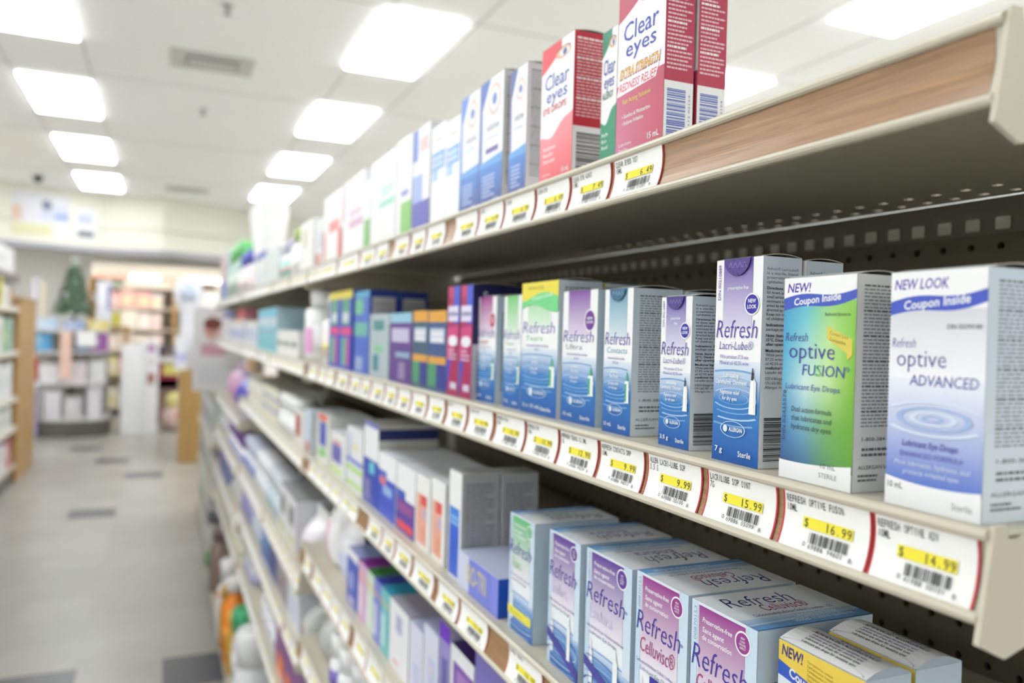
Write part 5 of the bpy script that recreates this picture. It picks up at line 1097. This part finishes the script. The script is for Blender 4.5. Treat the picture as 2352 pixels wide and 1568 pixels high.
# ------------------------------------------------------------------ second unit beyond the run: low end unit with sign cards
def panel(name, label, cat, box, mat, col=WH, bev=.002):
    m = MB(); m.box(*box, col, bev); return tag(m.build(name, mat), label, cat)
t = thing('end_unit', 'low cream shelving unit just past the far end of the stocked run', 'shelving', (0, 4.78, 0))
m = MB(); m.box(.26, 0, 0, .60, 1.62, .12, (196, 190, 174)); m.build('base_deck', STEEL, t)
m = MB(); m.box(.58, 0, .12, .60, 1.62, 1.02, (170, 160, 140)); m.build('back_panel', BOARD, t)
for z in (.40, .68, .98): m = MB(); m.box(.262, 0, z, .58, 1.62, z + .03, STEELC); m.build('store_shelf_board', STEEL, t)
EU = [((206, 206, 204), (60, 62, 66), 'black and white'), ((190, 196, 206), (90, 110, 160), 'grey blue'), ((222, 214, 216), (206, 120, 150), 'white and pink'), ((214, 222, 190), (170, 190, 70), 'white and lime'), ((210, 212, 206), (60, 140, 90), 'white and green'), ((226, 226, 226), (150, 150, 160), 'white and grey')]
k = 0
for lz, zn in ((.1205, 'bottom board'), (.431, 'second board'), (.711, 'third board')):
    for i in range(6):
        c, c2, nm = EU[(i + k) % 6]; y = 4.84 + i * .26
        carton('household_carton', f'{nm} carton on the {zn} of the low end unit, {ordinal(i)} along', 'carton', (.275, y + .11, lz), RZ_R, .22, .16, .20 if lz < .7 else .22, 'bands', {'c': c, 'b': [(.2, .25, .8, .7, c2)]}, group='cartons on the low end unit')
    k += 2
for i, (y, z0, z1, x0, x1, nm) in enumerate(((4.80, 1.0115, 1.48, .16, .44, 'white card sign with a faded portrait, standing on the low end unit'),)):
    t = thing('sign_card', nm, 'sign', (x0, y, z0)); w_ = x1 - x0
    m = MB(); m.box(0, 0, 0, w_, .006, z1 - z0, (238, 236, 238), .001); F = Face(m, flat((0, 0, 0), (w_, 0, 0), (0, 0, z1 - z0), (0, -1, 0)), w_, z1 - z0)
    F.rect(.25, .45, .95, .95, (232, 222, 222)); F.disc(.34, .74, .040, (216, 160, 146), ry=.055); F.disc(.36, .80, .048, (130, 70, 66), ry=.035); F.rect(.15, .42, .6, .56, (222, 170, 190)); F.rect(.1, .1, .9, .3, (226, 226, 232)); m.build('card', CARD, t)
    m = MB(); m.box(.12, .006, 0, w_ - .02, .07, .01, (220, 220, 220)); m.build('card_foot', PLASTIC, t)

# bottom deck of the run
def deck_bottle(name, desc, x, y, r, h, **k):
    bottle(name, desc, 'bottle', (x + r, y, ZS[(0, 'base')] + .0007), r, h, rotz=RZ_R, group='bottles of the stocked run', **k)
deck_bottle('detergent_tub', 'big white tub with a broad ribbed lid on the bottom deck', .225, 2.58, .060, .31, body=(226, 226, 230), capc=(238, 238, 240), caph=.11, labc=(206, 206, 222), neck=.92, sh=.93)
deck_bottle('detergent_bottle', 'white bottle with a domed green cap on the bottom deck', .245, 2.93, .050, .26, body=(226, 226, 226), capc=(64, 172, 118), caph=.075, labc=(230, 230, 230), neck=.8)
deck_bottle('fruit_drink_bottle', 'bright orange ribbed bottle with white shoulder on the bottom deck', .228, 3.12, .046, .315, body=(240, 140, 40), capc=(236, 232, 232), caph=.05, labc=(236, 130, 30), stripe=(246, 160, 70), lab=(.05, .82))
deck_bottle('fruit_drink_bottle', 'amber slim bottle between the orange one and the green cap', .232, 3.02, .026, .22, body=(206, 160, 50), capc=(226, 196, 90), caph=.04)
deck_bottle('mouthwash_bottle', 'white bottle with an orange neck ring on the bottom deck', .222, 3.38, .052, .31, body=(236, 234, 238), capc=(240, 238, 240), caph=.07, labc=(238, 178, 146), lab=(.70, .78))
deck_bottle('fruit_drink_bottle', 'dark amber slim bottle beside the white orange-ringed one', .225, 3.27, .024, .24, body=(196, 142, 50), capc=(206, 170, 80), caph=.04)
deck_bottle('syrup_bottle', 'dull brown bottle on the bottom deck', .225, 4.0, .05, .30, body=(150, 128, 118), capc=(130, 112, 106), caph=.06)
deck_bottle('syrup_bottle', 'grey white bottle with green foot label on the bottom deck', .225, 4.36, .05, .30, body=(204, 206, 200), capc=(110, 110, 112), caph=.06, labc=(90, 160, 100), lab=(.1, .4))
FILL = [((226, 226, 230), (206, 208, 222)), ((232, 230, 222), (222, 214, 180)), ((214, 222, 214), (120, 190, 110)), ((206, 206, 214), (150, 150, 200)), ((226, 214, 206), (222, 160, 110)), ((220, 222, 226), (180, 196, 220)), ((190, 194, 196), (150, 156, 160))]
rf = random.Random(4)
for key, y, yend, x, hh in (('base', 1.80, 3.15, .36, .26), ('base', 3.25, 4.62, .36, .24), ('six', .60, 1.66, .285, .15), ('five', .50, 1.15, .285, .12)):
    i = 0
    while y < yend - .12:
        c1, c2 = FILL[(i * 3 + int(y * 7)) % 7]; w_ = rf.uniform(.09, .14); i += 1
        COUNT[key] = COUNT.get(key, 0) + 1
        carton('household_carton', f'pale carton, {ordinal(COUNT[key] - 1)} item along the {SHN[key]}', 'carton', (x, y + w_ / 2, deck_z(key, y)), RZ_R, w_ - .004, .14, hh * rf.uniform(.8, 1), 'bands', {'c': c1, 'b': [(.15, .25, .85, .65, c2)]}, group='cartons of the stocked run')
        y += w_

# white paper bag hung above the far products on the top shelf
t = thing('paper_bag', 'large white crumpled paper bag standing among the far bottles of the top shelf', 'bag', (.350, 3.05, deck_z('top', 3.05) + .0008), RZ_R)
m = MB(); n = 14; hB = .285; prof = [(.070, .038, 0), (.075, .042, .06), (.08, .048, .14), (.09, .056, .21), (.10, .066, hB)]; R = []
for a, b, z in prof:
    R.append([(a * math.copysign(abs(math.cos(2 * math.pi * k / n)) ** .6, math.cos(2 * math.pi * k / n)), b * math.copysign(abs(math.sin(2 * math.pi * k / n)) ** .6, math.sin(2 * math.pi * k / n)), z + (.035 * abs(math.cos(2 * math.pi * k / n)) if z == hB else 0)) for k in range(n)])
for i in range(len(R) - 1):
    for k in range(n): m.face([R[i][k], R[i][(k + 1) % n], R[i + 1][(k + 1) % n], R[i + 1][k]], (250, 250, 250), True)
m.face(R[0][::-1], (246, 246, 246)); m.build('bag_body', PAPER, t)
m = MB()
for k in range(n): m.face([tuple(.995 * c for c in R[-1][k][:2]) + (R[-1][k][2],), tuple(.9 * c for c in R[-2][k][:2]) + (R[-2][k][2],), tuple(.9 * c for c in R[-2][(k + 1) % n][:2]) + (R[-2][(k + 1) % n][2],), tuple(.995 * c for c in R[-1][(k + 1) % n][:2]) + (R[-1][(k + 1) % n][2],)], (244, 244, 244), True)
m.build('bag_lining', PAPER, t)

# ------------------------------------------------------------------ far wood-ended fixture beyond the run
t = thing('end_panel_fixture', 'tall brown wood end panel standing past the low end unit', 'shelving', (.17, 8.7, 0))
m = MB(); m.box(0, 0, 0, .60, .04, .93, WH, .002); m.build('side_panel', MAPLE, t)
m = MB(); m.box(.02, .04, .0, .58, 1.6, .90, (206, 200, 186), .002); m.build('cabinet_body', STEEL, t)
t = thing('tower_sign', 'tall white rounded sign column on top of the brown end panel', 'sign', (.25, 9.25, .901))
m = MB(); m.lathe([(.085, 0), (.075, .45), (.078, .62), (.13, .72), (.15, .84), (.12, .95), (.05, .98)], (234, 236, 242), sy=.5); m.build('sign_body', PLASTIC, t)
m = MB(); m.lathe([(.134, .73), (.154, .84), (.124, .93)], (206, 216, 238), sx=.9, sy=.52); m.build('sign_face', PLASTIC, t)
for i, (x, z, h, c, l) in enumerate(((.08, .931, .34, (232, 234, 240), 'white pack beside the white sign column, on the aisle side'), (.38, .931, .30, (150, 150, 214), 'lilac pack beside the white sign column, on the shelf side'), (.58, .931, .5, (232, 234, 238), 'tall white pack beyond the white sign column'))):
    carton('boxed_pack', l, 'pack', (x + .10, 8.74, z), 0, .11, .1, h, 'bands', {'c': c, 'b': [(0, .2, 1, .5, mixc(c, (110, 110, 220), .3))]})

# ------------------------------------------------------------------ shelving run across the aisle, with its wood end
XL = -1.12
t = thing('opposite_gondola', 'cream shelving run across the aisle with dark kick plate', 'shelving', (0, 3.2, 0)); L = 4.75
m = MB(); m.box(XL - .04, 0, 0, XL - .02, L, .13, (84, 84, 80)); m.build('kick_plate', STEEL, t)
m = MB(); m.box(XL - .5, 0, .13, XL, L, .165, STEELC, .002); m.build('base_deck', STEEL, t)
m = MB(); m.box(XL - .53, 0, .13, XL - .50, L, 1.45, (186, 178, 160)); m.build('back_panel', BOARD, t)
m = MB(); m.box(XL - .5, 0, 1.69, XL, L, 1.76, (92, 92, 96), .002); m.build('canopy_board', STEEL, t)
for y in (0.03, 2.0, 3.9, L - .06): m = MB(); m.box(XL - .5, y, .165, XL - .47, y + .03, 1.70, (200, 194, 178)); m.build('upright_post', STEEL, t)
LZ = (.465, .715, 1.10, 1.465)
for z in LZ: m = MB(); m.box(XL - .49, 0, z, XL, L, z + .022, STEELC); m.box(XL - .004, 0, z - .018, XL + .004, L, z + .026, (226, 222, 208), .001); m.build('shelf_board', STEEL, t)
lv = [(.166, [((226, 226, 230), (220, 214, 210)), ((222, 222, 224), (206, 196, 186)), ((196, 90, 120), (222, 170, 180)), ((232, 224, 200), (236, 214, 160))], .25, 'bottom deck'),
      (.488, [((226, 228, 226), (204, 210, 206)), ((222, 226, 222), (190, 200, 200))], .19, 'second shelf'),
      (.738, [((228, 232, 236), (206, 214, 226)), ((232, 232, 230), (222, 222, 226))], .32, 'third shelf'),
      (1.123, [((226, 226, 222), (206, 206, 200)), ((120, 176, 140), (176, 206, 150)), ((150, 186, 186), (120, 170, 150)), ((200, 214, 220), (160, 190, 200))], .30, 'fourth shelf'),
      (1.488, [((226, 226, 222), (230, 210, 190)), ((222, 224, 224), (204, 206, 210)), ((120, 110, 110), (214, 160, 90)), ((206, 206, 206), (70, 76, 96))], .19, 'upper shelf')]
for z, cs, hmax, nm in lv:
    y = 6.2; i = 0
    while y < 7.72:
        c, c2 = cs[i % len(cs)]; w_ = .20 + .03 * (i % 3); h = hmax * (.86 + .13 * ((i * 7) % 5) / 4)
        carton('household_carton', f'carton on the {nm} of the run across the aisle, {ordinal(i)} along', 'carton', (XL - .012, y + w_ / 2, z), math.pi / 2, w_ - .006, .2, h, 'bands', {'c': c, 'b': [(.15, .3, .85, .7, c2)]}, group='cartons across the aisle')
        y += w_; i += 1
carton('display_carton', 'long white sign box lying on the dark canopy board across the aisle', 'sign', (XL - .02, 6.95, 1.7605), math.pi / 2, 1.7, .10, .20, 'bands', {'c': (236, 237, 241), 'b': [(.0, .1, .12, .9, (226, 236, 190)), (.3, .35, .8, .6, (220, 220, 226))]})
carton('yellow_tag', 'small yellow tag standing against the dark canopy across the aisle', 'sign', (XL + .006, 7.10, 1.491), math.pi / 2, .10, .004, .21, 'bands', {'c': (232, 224, 60)})
t = thing('wood_end', 'brown wood end panel closing the run across the aisle', 'panel', (0, 7.96, 0))
m = MB(); m.box(-1.66, 0, 0, -1.115, 1.02, 1.56, WH, .003); m.build('end_board', MAPLE, t)
m = MB(); m.box(-1.67, -.002, 1.5605, -1.105, 1.03, 1.58, WH, .002); m.build('top_board', MAPLE, t)

# ------------------------------------------------------------------ seasonal display with the little tree
DX, DY = -1.02, 11.05
t = thing('seasonal_display', 'stepped display stand with a dark plinth in front of the far shelves', 'display stand', (DX, DY, 0))
oc = [(-.46, .12), (-.32, -.10), (.0, -.16), (.32, -.12), (.44, .06), (.44, .6), (-.46, .6)]
m = MB(); m.prism(oc, 'Z', 0, .19, (96, 92, 86)); m.build('plinth', STEEL, t)
for z in (.19, .62, 1.0, 1.26): m = MB(); s_ = 1.0 if z < .5 else .92; m.prism([(p[0] * s_, p[1] * s_ + .02) for p in oc], 'Z', z, z + .03, (214, 212, 210)); m.build('display_shelf', STEEL, t)
m = MB(); m.box(-.03, .30, .2, .03, .36, 1.28, (150, 140, 130)); m.build('display_post', STEEL, t)
m = MB(); m.box(-.42, .56, .2, .40, .58, 1.28, (222, 218, 208)); m.build('display_back', BOARD, t)
seas = [(-.36, -.02, .221, .16, .14, .20, (226, 222, 206), 'cream'), (-.16, -.10, .221, .18, .14, .26, (222, 220, 226), 'white'), (.06, -.12, .221, .18, .14, .20, (206, 202, 206), 'grey white'), (.28, -.06, .221, .15, .14, .30, (226, 222, 230), 'pale lilac'),
        (-.38, .0, .651, .10, .16, .17, (206, 60, 70), 'red'), (-.20, -.04, .651, .22, .16, .13, (232, 230, 234), 'white low'), (.06, -.08, .651, .26, .16, .15, (228, 220, 224), 'pinkish white'), (.30, .0, .651, .18, .14, .16, (226, 226, 226), 'broad white'),
        (-.30, .0, 1.031, .22, .2, .16, (96, 174, 226), 'bright blue'), (.13, -.05, 1.031, .14, .2, .13, (110, 140, 190), 'slate blue'), (.31, .0, 1.031, .20, .2, .17, (160, 96, 170), 'purple'),
        (-.26, .0, 1.291, .26, .13, .13, (186, 206, 230), 'ice blue'), (.04, -.04, 1.291, .22, .13, .11, (150, 166, 204), 'dusty blue'), (.31, .04, 1.291, .22, .13, .12, (216, 200, 120), 'straw yellow')]
for x, y, z, w_, d, h, c, nm in seas:
    carton('gift_carton', f'{nm} gift carton on the stepped seasonal display', 'carton', (DX + x, DY + y + .02, z), 0, w_, d, h * {.221: 1.3, .651: 1.7, 1.031: 1.3}.get(z, 1), 'bands', {'c': c, 'b': [(.1, .3, .6, .8, mixc(c, (240, 240, 240), .4))]}, group='gift cartons on the display')
m = MB(); m.box(-.10, 0, 0, .11, .004, .17, (240, 240, 242), .001); tag(m.build('sign_card', CARD, loc=(DX + .19, DY - .165, 1.09)), 'square white sign hung on the front of the seasonal display', 'sign')
m = MB(); m.box(-.06, 0, 0, .06, .02, .56, (232, 196, 180), .002); tag(m.build('banner_strip', CARD, loc=(DX - .02, DY - .172, .70)), 'narrow pale pink banner down the front of the seasonal display', 'banner')
t = thing('christmas_tree', 'small dark green decorated tree on top of the seasonal display', 'tree', (DX + .0, DY + .44, 1.2905))
rt2 = random.Random(5); m = MB()
for k in range(900):
    z = rt2.uniform(.19, .80); rad = .25 * (1 - (z - .1) / .74) * rt2.uniform(.45, 1.05) + .01; th = rt2.uniform(0, 6.28); s_ = rt2.uniform(.04, .08)
    cx, cy = rad * math.cos(th), rad * math.sin(th); dx, dy = math.cos(th) * s_, math.sin(th) * s_; px, py = -math.sin(th) * s_ * .35, math.cos(th) * s_ * .35
    col = mixc((88, 122, 96), (156, 176, 150), rt2.random())
    m.face([(cx - px, cy - py, z + .01), (cx + px, cy + py, z + .01), (cx + dx, cy + dy, z - s_ * .55)], col); m.face([(cx - px, cy - py, z), (cx + dx, cy + dy, z - s_ * .55), (cx + px, cy + py, z)], col)
m.build('foliage', FLUFF, t)
m = MB(); m.lathe([(.022, 0), (.018, .5), (.004, .84)], (92, 74, 56)); m.build('trunk', FLUFF, t)
m = MB(); m.lathe([(.10, 0), (.11, .09), (.09, .10)], (110, 108, 112)); m.build('tree_pot', PLASTIC, t)
for k in range(13):
    z = .18 + .05 * k; rad = .25 * (1 - (z - .1) / .74); th = k * 2.4 - 1.6
    m = MB(); m.lathe([(.004, -.03), (.022, -.022), (.03, 0), (.022, .022), (.004, .03)], (204, 208, 210), 10, rad * math.cos(th), rad * math.sin(th)); o = m.build('bauble', PLASTIC, t, loc=(0, 0, z))
m = MB(); m.lathe([(.004, .78), (.045, .84), (.05, .87), (.03, .92), (.004, .95)], (214, 222, 218), 10); m.build('tree_topper', PLASTIC, t)
carton('boxed_pack', 'tall white and blue pack standing beside the little green tree', 'pack', (DX + .35, DY + .225, 1.2905), 0, .16, .08, .62, 'bands', {'c': (214, 216, 228), 'b': [(.7, .4, 1, .9, (150, 150, 190)), (.1, .5, .6, .95, (236, 236, 242))]})
for i, (x, w_, h, c, nm) in enumerate(((-.42, .08, .62, (224, 220, 228), 'tall lilac white'), (-.335, .07, .58, (226, 218, 196), 'tall cream'))):
    carton('boxed_pack', f'{nm} pack on the stand, other side of the little green tree', 'pack', (DX + x, DY + .38, 1.2905), 0, w_, .1, h, 'bands', {'c': c})

# white dump bin with a side rack
t = thing('dump_bin', 'tall narrow white cardboard display bin standing on the floor', 'display stand', (-.43, 11.1, 0))
m = MB(); m.box(-.02, 0, 0, .22, .34, 1.12, (236, 236, 240), .004); m.build('bin_body', CARD, t)
m = MB()
for x0, x1, z0, z1 in ((.222, .40, 0, .62), (.222, .27, .62, 1.18), (.36, .40, .62, 1.18), (.27, .36, .76, .84), (.27, .36, .96, 1.03), (.27, .36, 1.13, 1.18)): m.box(x0, .02, z0, x1, .30, z1, (234, 234, 238))
m.build('side_rack', CARD, t)
for z, c, nm in ((.841, (222, 222, 226), 'white'), (1.031, (176, 120, 180), 'purple')): carton('boxed_pack', f'{nm} pack in the rack of the white display bin', 'pack', (-.43 + .315, 11.13, z), 0, .08, .1, .085, 'bands', {'c': c})
carton('boxed_pack', 'brown pack low in the rack of the white display bin', 'pack', (-.43 + .315, 11.13, .6205), 0, .08, .1, .085, 'bands', {'c': (176, 140, 120)})

# unseen fill lamps added in the lower ceiling to brighten the far shelves
for i, x in enumerate((-3.4, -1.9, -.4, 1.1, 2.6)):
    t = thing('ceiling_light', f'added fill light panel, unseen in the lower ceiling beyond the bulkhead, {ordinal(i)} from the outer wall', 'ceiling light', (x, 12.5, 2.56), 0, 'recessed ceiling lights')
    m = MB(); m.box(-.02, -.02, -.006, 1.22, .62, -.0005, (220, 220, 220)); m.build('light_frame', STEEL, t)
    m = MB(); m.box(0, 0, -.010, 1.2, .6, -.0065, WH); m.build('diffuser', DIFFUSER, t)

# far wall shelving under the bulkhead with warm lamps
WY = 13.4
t = thing('wall_shelving', 'long wood wall shelving with pinkish lit top under the bulkhead', 'shelving', (-1.0, WY, 0)); Lw = 3.4
m = MB(); m.box(0, .40, 0, Lw, .43, 2.3, (240, 232, 214)); m.build('back_panel', BOARD, t)
for x in (0.0, 1.15, 2.3, Lw - .05): m = MB(); m.box(x, .0, 0, x + .05, .40, 2.05, WH); m.build('upright_post', MAPLE, t)
for z in (.10, .60, .95, 1.28, 1.60, 1.92): m = MB(); m.box(.05, .02, z, Lw - .05, .40, z + .025, (226, 206, 186)); m.build('shelf_board', STEEL, t)
m = MB(); m.box(.05, -.02, 2.04, Lw - .05, .05, 2.12, (222, 166, 146), .002); m.build('light_pelmet', STEEL, t)
for x0, x1 in ((.55, .95), (1.3, 1.9), (2.2, 2.9)):
    lt = thing('display_lamp', f'warm white lamp strip along the far wall shelving top, {ordinal(int(x0 * 1.2))} of its row', 'lamp', (-1.0 + x0, WY - .03, 2.07)); m = MB(); m.box(0, -.02, -.03, x1 - x0, .0095, .05, WH, .004); m.build('lamp_tube', WARMLAMP, lt)
pal = [(236, 226, 206), (234, 216, 206), (224, 208, 190), (240, 232, 214), (214, 206, 190), (238, 226, 226), (222, 170, 160), (228, 220, 160), (206, 222, 206), (240, 240, 236), (206, 190, 182), (230, 206, 198)]
rt3 = random.Random(21)
for z, nm in ((.126, 'lowest'), (.626, 'second'), (.976, 'third'), (1.306, 'fourth'), (1.626, 'fifth')):
    x = .08; i = 0
    while x < Lw - .25:
        w_ = rt3.uniform(.14, .24); c = rt3.choice(pal)
        if not any(x < u + .06 and x + w_ > u - .01 for u in (1.15, 2.3)):
            carton('gift_carton', f'carton on the {nm} board of the far wall shelving, {ordinal(i)} along', 'carton', (-1.0 + x + w_ / 2, WY + .03, z), 0, w_ - .01, .2, min(rt3.uniform(.22, .29), .27 if z > .9 else .30), 'bands', {'c': c, 'b': [(.1, .2, .9, .6, mixc(c, rt3.choice(pal), .7))]}, group='cartons on the far wall shelving'); i += 1
        x += w_
for i, (x, w_, h, c, nm) in enumerate(((.06, .16, .20, (130, 150, 210), 'blue'), (.26, .2, .16, (150, 190, 170), 'pale green'), (1.5, .26, .22, (110, 96, 80), 'dark brown'), (1.85, .2, .18, (96, 100, 124), 'slate'), (2.5, .24, .16, (150, 160, 140), 'sage'))):
    carton('gift_carton', f'{nm} box on the topmost board of the far wall shelving', 'carton', (-1.0 + x + w_ / 2, WY + .06, 1.9455), 0, w_, .2, min(h, .095), 'bands', {'c': c})
t = thing('wood_column', 'light wood column with a white round notice beside the far wall shelving', 'column', (-.92, 12.6, 0))
m = MB(); m.box(0, 0, 0, .20, .20, 2.02, WH, .003); m.build('column_body', MAPLE, t)
m = MB(); F = Face(m, flat((0, -.002, 0), (.20, 0, 0), (0, 0, 2.02), (0, -1, 0)), .20, 2.02); F.disc(.55, .86, .085, (222, 224, 236)); F.disc(.55, .86, .06, (190, 202, 236)); m.build('round_notice', CARD, t)
# counter with a red-draped front, yellow notice and gifts beside it
t = thing('gift_counter', 'low counter with a dark red front before the far wall shelving', 'counter', (-.30, 12.2, 0))
m = MB(); m.box(0, 0, .85, .66, .5, .93, (226, 222, 216), .003); m.build('counter_top', STEEL, t)
m = MB(); m.box(.0, .03, 0, .06, .47, .85, WH); m.build('counter_side', MAPLE, t)
m = MB(); m.box(.06, .05, .50, .64, .47, .85, (170, 60, 88)); m.box(.06, .05, .50, .64, .10, .62, (150, 60, 80)); m.build('red_front', BOARD, t)
m = MB(); m.box(.06, .08, .0, .64, .47, .50, (150, 122, 112)); m.build('counter_base', BOARD, t)
carton('yellow_notice', 'yellow notice card fixed to the dark red counter front', 'sign', (.16, 12.244, .68), 0, .26, .004, .16, 'bands', {'c': (230, 222, 120)})
for i, (x, w_, h, c, nm) in enumerate(((.03, .14, .20, (206, 200, 196), 'pale'), (.22, .16, .16, (84, 72, 84), 'dark plum'), (.42, .20, .15, (96, 84, 92), 'charcoal'))):
    carton('gift_carton', f'{nm} box on top of the red-fronted counter', 'carton', (-.30 + x + w_ / 2, 12.26, .9305), 0, w_, .2, h, 'bands', {'c': c})
carton('yellow_sign', 'bright yellow sign with white panel standing on the straw coloured table', 'sign', (-.66, 12.0, 1.3405), 0, .30, .03, .19, 'bands', {'c': (226, 218, 120), 'b': [(.0, .05, .35, .95, (238, 236, 226)), (.45, .2, .9, .8, (222, 212, 70))]})
t = thing('side_table', 'straw coloured tall table behind the white display bin', 'table', (-.95, 11.95, 0))
m = MB(); m.box(0, 0, 1.30, .55, .4, 1.34, (206, 180, 120), .003); m.build('table_top', MAPLE, t)
for x in (.02, .48):
    for y in (.03, .33): m = MB(); m.box(x, y, 0, x + .05, y + .05, 1.30, WH); m.build('leg', MAPLE, t)
t = thing('plush_toy', 'pink and yellow plush toy heap standing on the floor by the counter', 'toy', (.16, 11.45, 0))
m = MB(); m.lathe([(.02, 0), (.13, .03), (.15, .16), (.11, .28), (.03, .32)], (226, 200, 190), 16); m.build('toy_body', FLUFF, t)
m = MB(); m.lathe([(.02, .28), (.09, .32), (.10, .40), (.07, .47), (.01, .50)], (230, 222, 150), 16); m.build('toy_head', FLUFF, t)
m = MB(); m.lathe([(.01, .14), (.07, .17), (.07, .23), (.01, .26)], (226, 120, 150), 12, .09, -.10); m.build('toy_bow', FLUFF, t)
t = thing('hanging_pole', 'slim mauve pole with a clear round knob beside the wood end panel', 'pole', (-1.36, 10.9, 0))
m = MB(); m.lathe([(.055, 0), (.05, .02), (.05, .52), (.04, .56)], (150, 146, 176), 12); m.build('pole_shaft', PLASTIC, t)
m = MB(); m.lathe([(.004, .56), (.045, .58), (.055, .62), (.045, .66), (.004, .68)], (206, 208, 216), 12); m.build('pole_knob', PLASTIC, t)

# posters on the bulkhead
def on_wall(i, u, v0, v1, wd, draw, label, name='poster'):
    a, b = Vector(PL[i] + (0,)), Vector(PL[i + 1] + (0,)); d = (b - a).normalized(); nrm = Vector((d.y, -d.x, 0))
    p = a + (b - a) * u + nrm * .003; ang = math.atan2(d.y, d.x); h = v1 - v0
    m = MB(); m.box(-wd / 2, -.004, 0, wd / 2, .002, h, (238, 238, 240)); F = Face(m, flat((-wd / 2, -.004, 0), (wd, 0, 0), (0, 0, h), (0, -1, 0)), wd, h); draw(F)
    tag(m.build(name, CARD, loc=(p.x, p.y, v0), rotz=ang), label, 'poster')
def d1(F):
    F.rect(0, 0, 1, 1, (226, 226, 232)); F.rect(.0, .0, .7, .25, (222, 220, 176)); F.rect(.5, .35, 1, .7, (206, 212, 232)); F.disc(.6, .72, .06, (120, 124, 150)); F.rect(0, .3, .18, .65, (226, 196, 180)); F.rect(.75, .42, 1, .52, (130, 150, 220))
on_wall(1, .42, 2.42, 2.92, .62, d1, 'pale poster with blue and yellow patches on the cream bulkhead')
def d2(F):
    F.rect(0, 0, 1, 1, (236, 236, 240)); F.rect(.1, .1, .9, .3, (120, 126, 130)); F.rect(.1, .5, .8, .8, (196, 204, 232))
on_wall(1, .82, 2.40, 2.80, .24, d2, 'narrow white poster with a dark foot on the cream bulkhead')
